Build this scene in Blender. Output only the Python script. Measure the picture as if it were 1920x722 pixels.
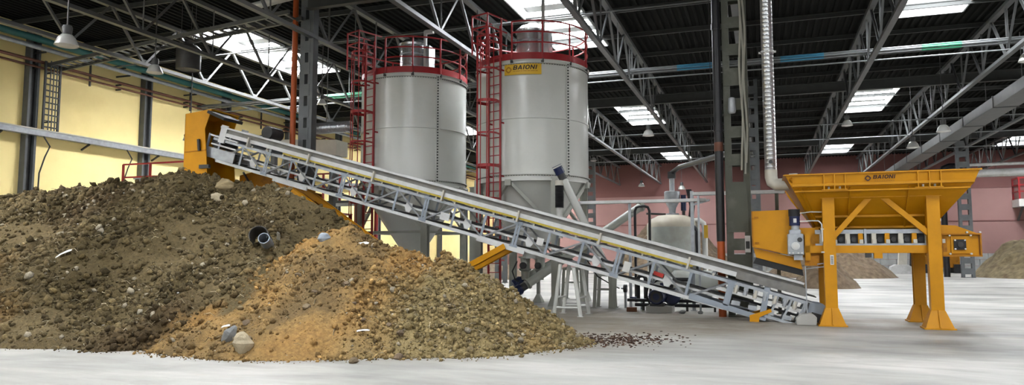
import bpy, math, random
import numpy as np
from mathutils import Vector, Matrix, Quaternion

for o in list(bpy.data.objects):
    bpy.data.objects.remove(o, do_unlink=True)
SC = bpy.context.scene
COL = SC.collection
R = math.radians
rnd = random.Random(7)

# ------------------------------------------------------------------ camera
cam = bpy.data.cameras.new('camera'); camo = bpy.data.objects.new('camera', cam); COL.objects.link(camo)
cam.sensor_width = 36; cam.lens = 36 * 1350 / 1920; cam.clip_end = 400
camo.location = (0, 0, 1.7); camo.rotation_euler = (R(90 + 4.9), 0, R(19.2))
SC.camera = camo
# ------------------------------------------------------------------ world, daylight, exposure
w = bpy.data.worlds.new('sky'); SC.world = w; w.use_nodes = True
bg = w.node_tree.nodes['Background']; bg.inputs[0].default_value = (.80, .90, 1, 1); bg.inputs[1].default_value = 1.0
vs = SC.view_settings
vs.view_transform = 'Standard'; vs.look = 'None'; vs.gamma = 1; vs.use_curve_mapping = False
vs.exposure = 0.0
SKYLIGHT = 80.0
def area(name, loc, rot, sx, sy, power, col=(1, 1, 1)):
    l = bpy.data.lights.new(name, 'AREA'); l.shape = 'RECTANGLE'; l.size = sx; l.size_y = sy; l.energy = power; l.color = col
    o = bpy.data.objects.new(name, l); COL.objects.link(o); o.location = loc; o.rotation_euler = rot
    return o
# daylight entering through the open gates of the near wall
area('gate_daylight', (-16, -13.6, 3.1), (R(90), 0, 0), 5.4, 5.6, 160, (1, .985, .96))
area('gate_daylight', (-3, -13.6, 3.1), (R(90), 0, 0), 5.4, 5.6, 160, (1, .985, .96))
area('gate_daylight', (12, -13.6, 3.1), (R(90), 0, 0), 5.4, 5.6, 160, (1, .985, .96))
area('gate_daylight', (28.2, 41, 3.1), (R(90), 0, R(90)), 7.4, 5.6, 2600, (1, .99, .97))     # gate in the side wall

# ------------------------------------------------------------------ helpers
ORG = {}
def tag(o, label=None, cat=None, group=None, kind=None):
    if label: o['label'] = label
    if cat: o['category'] = cat
    if group: o['group'] = group
    if kind: o['kind'] = kind
    return o
def thing(name, label, cat, loc=(0, 0, 0), group=None, kind=None):
    o = bpy.data.objects.new(name, None); COL.objects.link(o); o.location = loc
    o.empty_display_size = .2
    ORG[o.name] = Vector(loc)
    return tag(o, label, cat, group, kind)
def link(name, me, parent=None):
    o = bpy.data.objects.new(name, me); COL.objects.link(o)
    if parent is not None:
        o.parent = parent; ORG[o.name] = ORG.get(parent.name, Vector((0, 0, 0)))
    else:
        ORG[o.name] = Vector((0, 0, 0))
    return o

def frame(p, q, up=(0, 0, 1)):
    p = Vector(p); q = Vector(q); d = (q - p); L = d.length; z = d / L
    u = Vector(up)
    if abs(z.dot(u)) > .98: u = Vector((0, 1, 0))
    x = u.cross(z).normalized(); y = z.cross(x)
    return p, x, y, z, L

class MB:
    def __init__(s): s.v = []; s.f = []
    def add(s, vs_, fs_):
        b = len(s.v); s.v += [tuple(v) for v in vs_]; s.f += [tuple(i + b for i in f) for f in fs_]; return s
    def box(s, c, d, rz=0, rot=None):
        c = Vector(c); M = rot if rot is not None else Matrix.Rotation(rz, 3, 'Z')
        vs_ = [c + M @ Vector((x * d[0] / 2, y * d[1] / 2, z * d[2] / 2)) for z in (-1, 1) for y in (-1, 1) for x in (-1, 1)]
        return s.add(vs_, [(0, 2, 3, 1), (4, 5, 7, 6), (0, 1, 5, 4), (2, 6, 7, 3), (0, 4, 6, 2), (1, 3, 7, 5)])
    def bb(s, a, b):
        return s.box([(a[i] + b[i]) / 2 for i in range(3)], [abs(a[i] - b[i]) for i in range(3)])
    def bar(s, p, q, w_, h_, up=(0, 0, 1)):
        p, x, y, z, L = frame(p, q, up)
        vs_ = [p + x * (i * w_ / 2) + y * (j * h_ / 2) + z * (k * L) for k in (0, 1) for j in (-1, 1) for i in (-1, 1)]
        return s.add(vs_, [(0, 2, 3, 1), (4, 5, 7, 6), (0, 1, 5, 4), (2, 6, 7, 3), (0, 4, 6, 2), (1, 3, 7, 5)])
    def tube(s, p, q, r, n=12, r2=None, caps=True):
        r2 = r if r2 is None else r2
        p, x, y, z, L = frame(p, q)
        vs_ = []
        for k, rr in ((0, r), (L, r2)):
            for i in range(n):
                a = 2 * math.pi * i / n
                vs_.append(p + x * (rr * math.cos(a)) + y * (rr * math.sin(a)) + z * k)
        fs_ = [(i, (i + 1) % n, n + (i + 1) % n, n + i) for i in range(n)]
        if caps: fs_ += [tuple(range(n - 1, -1, -1)), tuple(range(n, 2 * n))]
        return s.add(vs_, fs_)
    def path(s, pts, r, n=8):
        pts = [Vector(p) for p in pts]; b = len(s.v); prev = None; m = len(pts)
        for k, p in enumerate(pts):
            t = (pts[min(k + 1, m - 1)] - pts[max(k - 1, 0)]).normalized()
            if prev is None:
                u = Vector((0, 0, 1)) if abs(t.z) < .95 else Vector((1, 0, 0))
                x = u.cross(t).normalized()
            else:
                x = (prev - t * prev.dot(t)).normalized()
            prev = x; y = t.cross(x)
            for i in range(n):
                a = 2 * math.pi * i / n; s.v.append(tuple(p + x * (r * math.cos(a)) + y * (r * math.sin(a))))
        for k in range(m - 1):
            for i in range(n):
                s.f.append((b + k * n + i, b + k * n + (i + 1) % n, b + (k + 1) * n + (i + 1) % n, b + (k + 1) * n + i))
        s.f += [tuple(b + i for i in range(n - 1, -1, -1)), tuple(b + (m - 1) * n + i for i in range(n))]
        return s
    def lathe(s, prof, n=32, c=(0, 0, 0), a0=0, a1=2 * math.pi, M=None):
        c = Vector(c); full = abs(a1 - a0 - 2 * math.pi) < 1e-6; cols = n if full else n + 1; b = len(s.v); m = len(prof)
        for i in range(cols):
            a = a0 + (a1 - a0) * i / n
            for r, z in prof:
                p = Vector((r * math.cos(a), r * math.sin(a), z)); s.v.append(tuple(c + (M @ p if M is not None else p)))
        for i in range(n):
            j = (i + 1) % cols
            for k in range(m - 1):
                s.f.append((b + i * m + k, b + j * m + k, b + j * m + k + 1, b + i * m + k + 1))
        return s
    def prism(s, poly, vec):
        n = len(poly); v = Vector(vec); P = [Vector(p) for p in poly]
        return s.add(P + [p + v for p in P], [tuple(range(n - 1, -1, -1)), tuple(range(n, 2 * n))] + [(i, (i + 1) % n, n + (i + 1) % n, n + i) for i in range(n)])
    def mesh(s, name, off=Vector((0, 0, 0)), smooth=False):
        me = bpy.data.meshes.new(name)
        me.from_pydata([(v[0] - off[0], v[1] - off[1], v[2] - off[2]) for v in s.v], [], s.f)
        me.update()
        import bmesh
        bm = bmesh.new(); bm.from_mesh(me); bmesh.ops.recalc_face_normals(bm, faces=bm.faces); bm.to_mesh(me); bm.free()
        if smooth:
            me.polygons.foreach_set('use_smooth', [True] * len(me.polygons))
            try: me.set_sharp_from_angle(angle=R(40))
            except Exception: pass
        return me
    def build(s, name, mat, parent=None, smooth=False, label=None, bevel=0):
        off = ORG.get(parent.name, Vector((0, 0, 0))) if parent is not None else Vector((0, 0, 0))
        me = s.mesh(name, off, smooth); me.materials.append(mat)
        o = link(name, me, parent)
        if bevel:
            b = o.modifiers.new('bevel', 'BEVEL'); b.width = bevel; b.segments = 2; b.limit_method = 'ANGLE'; b.angle_limit = R(40)
        if label: o['label'] = label
        return o

_shared = {}
def unit(shape, mat):
    k = (shape, mat.name)
    if k not in _shared:
        m = MB()
        if shape == 'bar': m.box((0, 0, .5), (1, 1, 1))
        elif shape == 'tube': m.tube((0, 0, 0), (0, 0, 1), 1, 10)
        elif shape == 'tube6': m.tube((0, 0, 0), (0, 0, 1), 1, 6)
        elif shape == 'angle':   # L-profile bar
            t = .14
            m.prism([(-.5, -.5, 0), (.5, -.5, 0), (.5, -.5 + t, 0), (-.5 + t, -.5 + t, 0), (-.5 + t, .5, 0), (-.5, .5, 0)], (0, 0, 1))
        elif shape == 'ibeam':
            t = .13; a = .5
            m.prism([(-a, -a, 0), (a, -a, 0), (a, -a + t, 0), (t / 2, -a + t, 0), (t / 2, a - t, 0), (a, a - t, 0), (a, a, 0), (-a, a, 0), (-a, a - t, 0), (-t / 2, a - t, 0), (-t / 2, -a + t, 0), (-a, -a + t, 0)], (0, 0, 1))
        me = m.mesh(shape + '_' + mat.name, smooth=shape.startswith('tube')); me.materials.append(mat); _shared[k] = me
    return _shared[k]
def piece(name, p, q, w_, h_, mat, parent=None, shape='bar', up=(0, 0, 1)):
    """one straight member from p to q as an object of its own; alike members share mesh data"""
    p, x, y, z, L = frame(p, q, up)
    o = link(name, unit(shape, mat), parent)
    off = ORG[o.name] if parent is not None else Vector((0, 0, 0))
    o.matrix_basis = Matrix(((x.x * w_, y.x * h_, z.x * L, p.x - off.x), (x.y * w_, y.y * h_, z.y * L, p.y - off.y), (x.z * w_, y.z * h_, z.z * L, p.z - off.z), (0, 0, 0, 1)))
    return o
def rod(name, p, q, r, mat, parent=None): return piece(name, p, q, r, r, mat, parent, 'tube')
def plate(name, a, b, mat, parent=None):
    """axis aligned box with corners a, b"""
    return piece(name, ((a[0] + b[0]) / 2, (a[1] + b[1]) / 2, min(a[2], b[2])), ((a[0] + b[0]) / 2, (a[1] + b[1]) / 2, max(a[2], b[2])), abs(a[0] - b[0]), abs(a[1] - b[1]), mat, parent)
def arcpts(c, r, a0, a1, z, n): return [(c[0] + r * math.cos(a0 + (a1 - a0) * i / n), c[1] + r * math.sin(a0 + (a1 - a0) * i / n), z) for i in range(n + 1)]

GLYPH = {   # bold block capitals as overlapping strokes in a 0.8 x 1 cell: (x0, y0, x1, y1, width)
    'B': [(.10, 0, .10, 1), (.05, .09, .55, .09), (.05, .5, .52, .5), (.05, .91, .52, .91), (.62, .14, .62, .44), (.58, .56, .58, .86), (.52, .09, .63, .20), (.63, .38, .53, .5), (.50, .5, .59, .60), (.59, .80, .50, .91)],
    'A': [(.07, 0, .38, 1), (.69, 0, .38, 1), (.18, .30, .58, .30)],
    'I': [(.15, 0, .15, 1)],
    'O': [(.10, .25, .10, .75), (.66, .25, .66, .75), (.28, .09, .48, .09), (.28, .91, .48, .91), (.10, .27, .30, .09), (.66, .27, .46, .09), (.10, .73, .30, .91), (.66, .73, .46, .91)],
    'N': [(.10, 0, .10, 1), (.64, 0, .64, 1), (.10, .95, .64, .05)]}
ADV = {'B': .84, 'A': .88, 'I': .42, 'O': .88, 'N': .86}
def text_mesh(body, size, extrude=.002, shear=.16, weight=.20, wide=1.0):
    m = MB(); u = 0
    for ch in body:
        for (x0, y0, x1, y1) in GLYPH[ch]:
            d = Vector((x1 - x0, y1 - y0, 0)).normalized(); n_ = Vector((-d.y, d.x, 0)) * weight / 2
            e = d * (.0 if abs(d.x) < .5 else .04)
            q = [Vector((x0, y0, 0)) - e + n_, Vector((x0, y0, 0)) - e - n_, Vector((x1, y1, 0)) + e - n_, Vector((x1, y1, 0)) + e + n_]
            q = [Vector(((u + p.x + shear * min(1, max(0, p.y))) * size * wide, min(1, max(0, p.y)) * size, extrude)) for p in q]
            m.add(q, [(0, 1, 2, 3)])
        u += ADV[ch]
    return m.mesh('lettering')

# ------------------------------------------------------------------ materials
ALB = .64
def mat(name, col, rough=.5, metal=0., var=.12, scale=3., bump=0., bscale=40., dirt=None, dirt_amt=.0, dirt_scale=1.5, spec=.3, alb=ALB):
    col = tuple(c * alb for c in col); dirt = tuple(c * alb for c in dirt) if dirt else None
    m = bpy.data.materials.new(name); m.use_nodes = True; nt = m.node_tree; N = nt.nodes; L = nt.links
    b = N['Principled BSDF']; b.inputs['Roughness'].default_value = rough; b.inputs['Metallic'].default_value = metal
    b.inputs['Specular IOR Level'].default_value = spec
    g = N.new('ShaderNodeNewGeometry')
    n1 = N.new('ShaderNodeTexNoise'); n1.inputs['Scale'].default_value = scale; n1.inputs['Detail'].default_value = 5; L.new(g.outputs['Position'], n1.inputs['Vector'])
    rp = N.new('ShaderNodeValToRGB'); L.new(n1.outputs['Fac'], rp.inputs[0])
    rp.color_ramp.elements[0].position = .3; rp.color_ramp.elements[1].position = .7
    rp.color_ramp.elements[0].color = (*[c * (1 - var) for c in col], 1); rp.color_ramp.elements[1].color = (*[min(1, c * (1 + var)) for c in col], 1)
    out = rp.outputs[0]
    if dirt:
        n2 = N.new('ShaderNodeTexNoise'); n2.inputs['Scale'].default_value = dirt_scale; n2.inputs['Detail'].default_value = 8; n2.inputs['Roughness'].default_value = .65; L.new(g.outputs['Position'], n2.inputs['Vector'])
        r2 = N.new('ShaderNodeValToRGB'); r2.color_ramp.elements[0].position = .5; r2.color_ramp.elements[1].position = .72
        r2.color_ramp.elements[0].color = (0, 0, 0, 1); r2.color_ramp.elements[1].color = (dirt_amt,) * 3 + (1,); L.new(n2.outputs['Fac'], r2.inputs[0])
        mx = N.new('ShaderNodeMix'); mx.data_type = 'RGBA'; L.new(r2.outputs[0], mx.inputs[0]); L.new(out, mx.inputs[6]); mx.inputs[7].default_value = (*dirt, 1)
        out = mx.outputs[2]
    L.new(out, b.inputs['Base Color'])
    if bump:
        n3 = N.new('ShaderNodeTexNoise'); n3.inputs['Scale'].default_value = bscale; n3.inputs['Detail'].default_value = 4; L.new(g.outputs['Position'], n3.inputs['Vector'])
        bp = N.new('ShaderNodeBump'); bp.inputs['Strength'].default_value = bump; bp.inputs['Distance'].default_value = .02; L.new(n3.outputs['Fac'], bp.inputs['Height']); L.new(bp.outputs[0], b.inputs['Normal'])
    return m
def emit(name, col, s):
    m = bpy.data.materials.new(name); m.use_nodes = True; N = m.node_tree.nodes; N.remove(N['Principled BSDF'])
    e = N.new('ShaderNodeEmission'); e.inputs[0].default_value = (*col, 1); e.inputs[1].default_value = s
    m.node_tree.links.new(e.outputs[0], N['Material Output'].inputs[0]); return m

M_orange = mat('orange_paint', (.70, .31, .004), .45, var=.07, dirt=(.34, .15, .006), dirt_amt=.45, spec=.2)
M_orange_rust = mat('orange_paint_worn', (.50, .20, .005), .5, spec=.2, var=.15, dirt=(.10, .04, .015), dirt_amt=.8, dirt_scale=3)
M_galv = mat('galvanised_steel', (.46, .49, .52), .42, .35, var=.15, scale=6)
M_galv_light = mat('zinc_plate', (.74, .75, .74), .45, .1, var=.08, scale=5, dirt=(.4, .38, .33), dirt_amt=.5)
M_galv_blue = mat('blue_grey_steel', (.34, .385, .44), .45, .2, var=.1)
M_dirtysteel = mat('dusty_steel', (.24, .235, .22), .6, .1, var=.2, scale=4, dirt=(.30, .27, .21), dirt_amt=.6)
M_strut = mat('strut_steel', (.27, .28, .29), .5, .25, var=.2, scale=5)
M_conduit = mat('conduit_zinc', (.22, .23, .235), .5, .1, var=.1)
M_cream = mat('cream_steel', (.66, .63, .54), .5, var=.08)
M_dark = mat('dark_steel', (.055, .055, .055), .5, .2, var=.3)
M_truss = mat('truss_paint', (.125, .13, .13), .5, .1, var=.12, scale=2)
M_purlin = mat('purlin_paint', (.055, .058, .055), .55, .1, var=.12)
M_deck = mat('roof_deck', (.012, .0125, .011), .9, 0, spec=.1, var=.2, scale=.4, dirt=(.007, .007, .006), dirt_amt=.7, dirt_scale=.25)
M_silo = mat('silo_paint', (.70, .715, .665), .27, spec=.6, var=.025, scale=.7, dirt=(.40, .39, .33), dirt_amt=.25, dirt_scale=.5)
M_silo_leg = mat('silo_leg_paint', (.42, .43, .38), .45, var=.06)
M_red = mat('red_paint', (.36, .018, .022), .42, var=.1)
M_black = mat('black_rubber', (.018, .018, .02), .55, var=.3)
M_pipe_black = mat('black_pipe_plastic', (.02, .02, .024), .35, var=.2)
M_pipe_orange = mat('orange_pipe_plastic', (.50, .10, .02), .45, var=.1)
M_stainless = mat('stainless_steel', (1.1, 1.12, 1.14), .25, .8, var=.06, scale=8)
M_spiral = mat('duct_zinc', (.62, .64, .66), .28, .85, var=.12, scale=9)
M_white = mat('white_paint', (.74, .74, .70), .45, var=.06)
M_blue = mat('motor_blue_paint', (.012, .022, .085), .35, var=.15)
M_olive = mat('column_olive_paint', (.095, .10, .075), .55, var=.12, scale=1.5, dirt=(.25, .25, .21), dirt_amt=.4, dirt_scale=1.2)
M_grey_col = mat('column_grey_paint', (.13, .14, .145), .5, .1, var=.12)
M_sign = mat('sign_yellow', (.78, .47, .02), .4, var=.03)
M_sign_dark = mat('sign_print', (.030, .018, .012), .5, var=.05)
M_sign_brown = mat('sign_print_ochre', (.42, .20, .01), .5, var=.05)
M_sign_hop = mat('hopper_print', (.06, .02, .008), .5, var=.05)
M_belt = mat('belt_rubber', (.03, .03, .03), .75, var=.3)
M_yellow = mat('yellow_stripe_paint', (.55, .42, .05), .5, var=.12, scale=8)
M_teal = mat('teal_pipe_paint', (.05, .20, .19), .45, var=.1)
M_pblue = mat('blue_pipe_paint', (.06, .26, .42), .45, var=.05)
M_pgreen = mat('green_pipe_paint', (.04, .26, .14), .45, var=.05)
M_rail = mat('brown_red_pipe_paint', (.16, .06, .035), .55, var=.15)
M_tank = mat('tank_paint', (.50, .53, .49), .4, var=.05, dirt=(.30, .24, .16), dirt_amt=.45, dirt_scale=1.2)
M_tank_cream = mat('tank_dusty_paint', (.55, .50, .40), .6, var=.12)
M_conc = mat('cast_concrete', (.48, .47, .44), .85, var=.1, bump=.3, dirt=(.30, .28, .24), dirt_amt=.5)
M_brick = mat('fired_brick', (.16, .07, .035), .85, var=.2, bump=.5)
M_lampmetal = mat('lamp_spun_metal', (.62, .62, .58), .35, .3, var=.05)
M_lampglass = mat('lamp_glass', (.85, .85, .80), .25, var=.02)
M_lamp_dark = mat('lamp_housing', (.06, .06, .06), .5, var=.2)
M_hose = mat('pale_hose', (.40, .39, .33), .6, var=.1)
M_stone = mat('pale_stone', (.52, .44, .30), .9, var=.15, bump=.6, bscale=25)
M_slate = mat('grey_slate', (.27, .28, .28), .8, var=.15, bump=.4)
M_plastic = mat('white_plastic_scrap', (.72, .72, .70), .5, var=.08)
M_skyl = emit('skylight_glow', (.93, .96, 1.0), SKYLIGHT); M_skyl_boost = emit('skylight_boosted_glow', (.97, .98, 1.0), SKYLIGHT * 2.0)  # left-bay panes glow stronger, boosted to brighten the yellow wall
M_winglow = emit('window_glow', (.95, .97, 1.0), 24.0)
M_curb = mat('skylight_curb_paint', (.62, .63, .62), .5, var=.06)
M_red_lamp = mat('red_plastic', (.55, .03, .02), .35, var=.05)

def wall_mat(name, col, stain, amt, sc, alb=1):
    return mat(name, col, .8, alb=alb, spec=.15, var=.04, scale=.5, dirt=stain, dirt_amt=amt, dirt_scale=sc, bump=.05, bscale=15)
M_yellowwall = wall_mat('yellow_plaster', (.88, .73, .34), (.76, .60, .25), .5, .35)
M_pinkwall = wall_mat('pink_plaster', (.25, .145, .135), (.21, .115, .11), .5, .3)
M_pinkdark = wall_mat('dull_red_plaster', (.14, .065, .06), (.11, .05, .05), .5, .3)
M_block = mat('block_concrete', (.42, .43, .42), .9, var=.1, scale=2, bump=.3, dirt=(.28, .28, .27), dirt_amt=.6)

def floor_material():
    m = bpy.data.materials.new('power_floated_concrete'); m.use_nodes = True; nt = m.node_tree; N = nt.nodes; L = nt.links; b = N['Principled BSDF']
    g = N.new('ShaderNodeNewGeometry')
    def noise(sc, det, rg, vec=None, dist=0):
        n = N.new('ShaderNodeTexNoise'); n.inputs['Scale'].default_value = sc; n.inputs['Detail'].default_value = det; n.inputs['Roughness'].default_value = rg; n.inputs['Distortion'].default_value = dist
        L.new(vec or g.outputs['Position'], n.inputs['Vector']); return n
    def ramp(src, p0, c0, p1, c1):
        r = N.new('ShaderNodeValToRGB'); r.color_ramp.elements[0].position = p0; r.color_ramp.elements[1].position = p1
        r.color_ramp.elements[0].color = (*c0, 1); r.color_ramp.elements[1].color = (*c1, 1); L.new(src, r.inputs[0]); return r
    def mix(f, a, c):
        x = N.new('ShaderNodeMix'); x.data_type = 'RGBA'; L.new(f, x.inputs[0]); L.new(a, x.inputs[6])
        if isinstance(c, tuple): x.inputs[7].default_value = (*c, 1)
        else: L.new(c, x.inputs[7])
        return x.outputs[2]
    mp = N.new('ShaderNodeMapping'); L.new(g.outputs['Position'], mp.inputs[0]); mp.inputs['Scale'].default_value = (.35, 1, 1); mp.inputs['Rotation'].default_value = (0, 0, .12)
    base = ramp(noise(.55, 8, .6, mp.outputs[0], .4).outputs['Fac'], .32, (.18, .18, .165), .68, (.45, .44, .405))
    st = ramp(noise(1.5, 9, .7, mp.outputs[0], 1).outputs['Fac'], .52, (0, 0, 0), .70, (.6, .6, .6))
    c = mix(st.outputs[0], base.outputs[0], (.22, .21, .185))
    st2 = ramp(noise(.9, 9, .7, mp.outputs[0]).outputs['Fac'], .60, (0, 0, 0), .74, (.5, .5, .5))
    c = mix(st2.outputs[0], c, (.29, .20, .125))
    # soil dust trodden out around the heap and beneath the conveyor
    sx = N.new('ShaderNodeSeparateXYZ'); L.new(g.outputs['Position'], sx.inputs[0])
    def m2(op, a, b_, c_=None):
        n = N.new('ShaderNodeMath'); n.operation = op
        for i, v in enumerate((a, b_)):
            if isinstance(v, (int, float)): n.inputs[i].default_value = v
            else: L.new(v, n.inputs[i])
        return n.outputs[0]
    def blob(x0, y0, rx, ry):
        dx = m2('DIVIDE', m2('SUBTRACT', sx.outputs[0], x0), rx); dy = m2('DIVIDE', m2('SUBTRACT', sx.outputs[1], y0), ry)
        return m2('SUBTRACT', 1, m2('SQRT', m2('ADD', m2('MULTIPLY', dx, dx), m2('MULTIPLY', dy, dy)), 0))
    d1 = blob(-4.5, 18.5, 6.5, 4.2); d2 = blob(-9, 15, 8, 5.6); d3 = blob(2.6, 19.8, 3.0, 1.9)
    dd = m2('MAXIMUM', m2('MAXIMUM', d1, d2), d3)
    nf = noise(2.2, 8, .7)
    f = m2('MULTIPLY', m2('MINIMUM', m2('MULTIPLY', m2('MAXIMUM', dd, 0), 3.0), 1), m2('ADD', m2('MULTIPLY', nf.outputs['Fac'], 1.6), -.05))
    fm = N.new('ShaderNodeMath'); fm.operation = 'MINIMUM'; L.new(f, fm.inputs[0]); fm.inputs[1].default_value = .85
    c = mix(fm.outputs[0], c, (.185, .152, .108))
    L.new(c, b.inputs['Base Color'])
    rr = ramp(noise(1.2, 6, .6, mp.outputs[0]).outputs['Fac'], .3, (.42,) * 3, .7, (.72,) * 3); L.new(rr.outputs[0], b.inputs['Roughness'])
    bp = N.new('ShaderNodeBump'); bp.inputs['Strength'].default_value = .15; bp.inputs['Distance'].default_value = .01; L.new(noise(18, 6, .6).outputs['Fac'], bp.inputs['Height']); L.new(bp.outputs[0], b.inputs['Normal'])
    return m
M_floor = floor_material()

def soil_material(name, attr='soil'):
    m = bpy.data.materials.new(name); m.use_nodes = True; nt = m.node_tree; N = nt.nodes; L = nt.links; b = N['Principled BSDF']
    b.inputs['Roughness'].default_value = .95; b.inputs['Specular IOR Level'].default_value = .15
    at = N.new('ShaderNodeAttribute'); at.attribute_name = attr
    g = N.new('ShaderNodeNewGeometry'); n = N.new('ShaderNodeTexNoise'); n.inputs['Scale'].default_value = 14; n.inputs['Detail'].default_value = 8; n.inputs['Roughness'].default_value = .7; L.new(g.outputs['Position'], n.inputs['Vector'])
    r = N.new('ShaderNodeValToRGB'); r.color_ramp.elements[0].position = .3; r.color_ramp.elements[1].position = .72; r.color_ramp.elements[0].color = (.55,) * 3 + (1,); r.color_ramp.elements[1].color = (1.35, 1.35, 1.35, 1); L.new(n.outputs['Fac'], r.inputs[0])
    x = N.new('ShaderNodeMix'); x.data_type = 'RGBA'; x.blend_type = 'MULTIPLY'; x.inputs[0].default_value = 1; L.new(at.outputs['Color'], x.inputs[6]); L.new(r.outputs[0], x.inputs[7])
    L.new(x.outputs[2], b.inputs['Base Color'])
    n2 = N.new('ShaderNodeTexNoise'); n2.inputs['Scale'].default_value = 45; n2.inputs['Detail'].default_value = 6; L.new(g.outputs['Position'], n2.inputs['Vector'])
    bp = N.new('ShaderNodeBump'); bp.inputs['Strength'].default_value = .8; bp.inputs['Distance'].default_value = .03; L.new(n2.outputs['Fac'], bp.inputs['Height']); L.new(bp.outputs[0], b.inputs['Normal'])
    return m
M_soil = soil_material('heaped_soil')
M_clod = soil_material('soil_clods')
M_farsoil = mat('far_heap_soil', (.20, .145, .095), .95, var=.35, scale=3, bump=.9, bscale=8, dirt=(.30, .24, .14), dirt_amt=.6, dirt_scale=2)
M_farsoil2 = mat('far_heap_straw_soil', (.30, .235, .13), .95, var=.35, scale=3, bump=.9, bscale=8, dirt=(.12, .075, .045), dirt_amt=.7, dirt_scale=1.2)
# ================================================================== the hall
XW, XE, YN, YF, ZT = -30.0, 28.6, -14.0, 80.0, 11.65       # left wall, right wall, near wall, far wall, roof deck
def struct(o, label, cat='building part'):
    return tag(o, label, cat, kind='structure')
struct(MB().bb((XW - .3, YN - 6, -.3), (XE + .3, YF + .3, 0)).build('floor', M_floor), 'pale stained concrete factory floor', 'floor')
struct(MB().bb((XW - .3, YN, 0), (XW, YF + .3, ZT + .4)).build('wall_left', M_yellowwall), 'long yellow plastered side wall behind the soil heap', 'wall')
wf = thing('wall_far', 'pink plastered end wall above a low concrete block base', 'wall', (0, YF, 0), kind='structure')
MB().bb((XW, YF, 0), (XE, YF + .3, 8.1)).build('plaster_field', M_pinkwall, wf)
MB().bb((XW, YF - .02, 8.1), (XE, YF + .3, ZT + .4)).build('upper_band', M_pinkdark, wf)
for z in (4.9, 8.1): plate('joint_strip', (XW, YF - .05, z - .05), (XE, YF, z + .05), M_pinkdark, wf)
for row in range(3):
    for i in range(30):
        x0 = -14 + i * 1.42 + (row % 2) * .71
        plate('concrete_block', (x0 + .02, YF - .55 - rnd.uniform(0, .03), row * .6 + .015), (x0 + 1.40, YF - .06, row * .6 + .585), M_block, wf)
wr = thing('wall_right', 'plastered side wall with one open gate', 'wall', (XE, 30, 0), kind='structure')
for a, b_, z in ((YN, 37, 0), (45, YF + .3, 0), (37, 45, 6.2)): MB().bb((XE, a, z), (XE + .3, b_, ZT + .4)).build('wall_panel', M_pinkwall, wr)
wn = thing('wall_near', 'end wall with three open gates', 'wall', (0, YN, 0), kind='structure')
gates = [(-18.8, -13.2), (-5.8, -.2), (9.2, 14.8)]
xs = [XW] + [v for g_ in gates for v in g_] + [XE]
for i in range(0, len(xs), 2): MB().bb((xs[i], YN - .3, 0), (xs[i + 1], YN, ZT + .4)).build('wall_panel', M_yellowwall, wn)
for a, b_ in gates: MB().bb((a, YN - .3, 6.0), (b_, YN, ZT + .4)).build('lintel_panel', M_yellowwall, wn)

# ---- tall windows in the near and yellow walls, some added only for front light
def high_window(k_, x0, x1, y0, y1, z0, z1, label):
    t = thing('window_%d' % k_, label, 'window', ((x0 + x1) / 2, (y0 + y1) / 2, z0), kind='structure')
    along_x = (x1 - x0) > (y1 - y0); n = 3
    plate('pane', (x0, y0, z0), (x1, y1, z1), M_winglow, t)
    e = .03
    for i in range(n + 1):
        f_ = i / n
        if along_x: plate('mullion', (x0 + (x1 - x0) * f_ - .05, y0 - e, z0), (x0 + (x1 - x0) * f_ + .05, y1 + e, z1), M_grey_col, t)
        else: plate('mullion', (x0 - e, y0 + (y1 - y0) * f_ - .05, z0), (x1 + e, y0 + (y1 - y0) * f_ + .05, z1), M_grey_col, t)
    for z in (z0, (z0 + z1) / 2, z1): plate('transom', (x0 - e, y0 - e, z - .05), (x1 + e, y1 + e, z + .05), M_grey_col, t)
    return t
high_window(101, -8.3, -5.7, YN + .01, YN + .05, 6.6, 11.2, 'tall window over the middle gate')
for k_, xa in ((103, -22.5), (104, 2.4), (105, 12.0), (106, 21.0)): high_window(k_, xa, xa + 2.6, YN + .01, YN + .05, 6.6, 11.2, 'tall glowing window added high in the near end wall as front light')['group'] = 'windows added to the near end wall for front light'  # unseen windows added to throw more light from high in front
high_window(102, XW + .01, XW + .05, -1.2, 1.6, 6.2, 11.2, 'tall window in the yellow wall near the gates')
# ---- roof deck (trapezoid ribs along Y) with openings for the skylights
BAYS = [-22.6, -7.95, 6.65, 21.3]; ROWS = [(-18 + 5, -10), (3.5, 11.5), (25, 33), (46.5, 54.5), (68, 76)]
SW = 2.5
def deck_strip(m, x0, x1, y0, y1):
    per = .30; n = max(1, int(round((x1 - x0) / per))); d = (x1 - x0) / n; prof = []
    for i in range(n):
        a = x0 + i * d
        prof += [(a, 0), (a + d * .30, 0), (a + d * .42, .09), (a + d * .88, .09)]
    prof.append((x1, 0))
    b = len(m.v)
    for x, z in prof: m.v.append((x, y0, ZT + z)); m.v.append((x, y1, ZT + z))
    for i in range(len(prof) - 1): m.f.append((b + 2 * i, b + 2 * i + 2, b + 2 * i + 3, b + 2 * i + 1))
dk = MB(); edges = [XW - .3]
for c in BAYS: edges += [c - SW / 2, c + SW / 2]
edges.append(XE + .3)
for i in range(len(edges) - 1):
    if i % 2 == 0: deck_strip(dk, edges[i], edges[i + 1], YN, YF + .3)
    else:
        ys = [YN] + [v for r_ in ROWS for v in r_] + [YF + .3]
        for j in range(0, len(ys), 2):
            if ys[j + 1] - ys[j] > .1: deck_strip(dk, edges[i], edges[i + 1], ys[j], ys[j + 1])
struct(dk.build('ceiling', M_deck), 'dark ribbed steel roof deck', 'ceiling')
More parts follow.
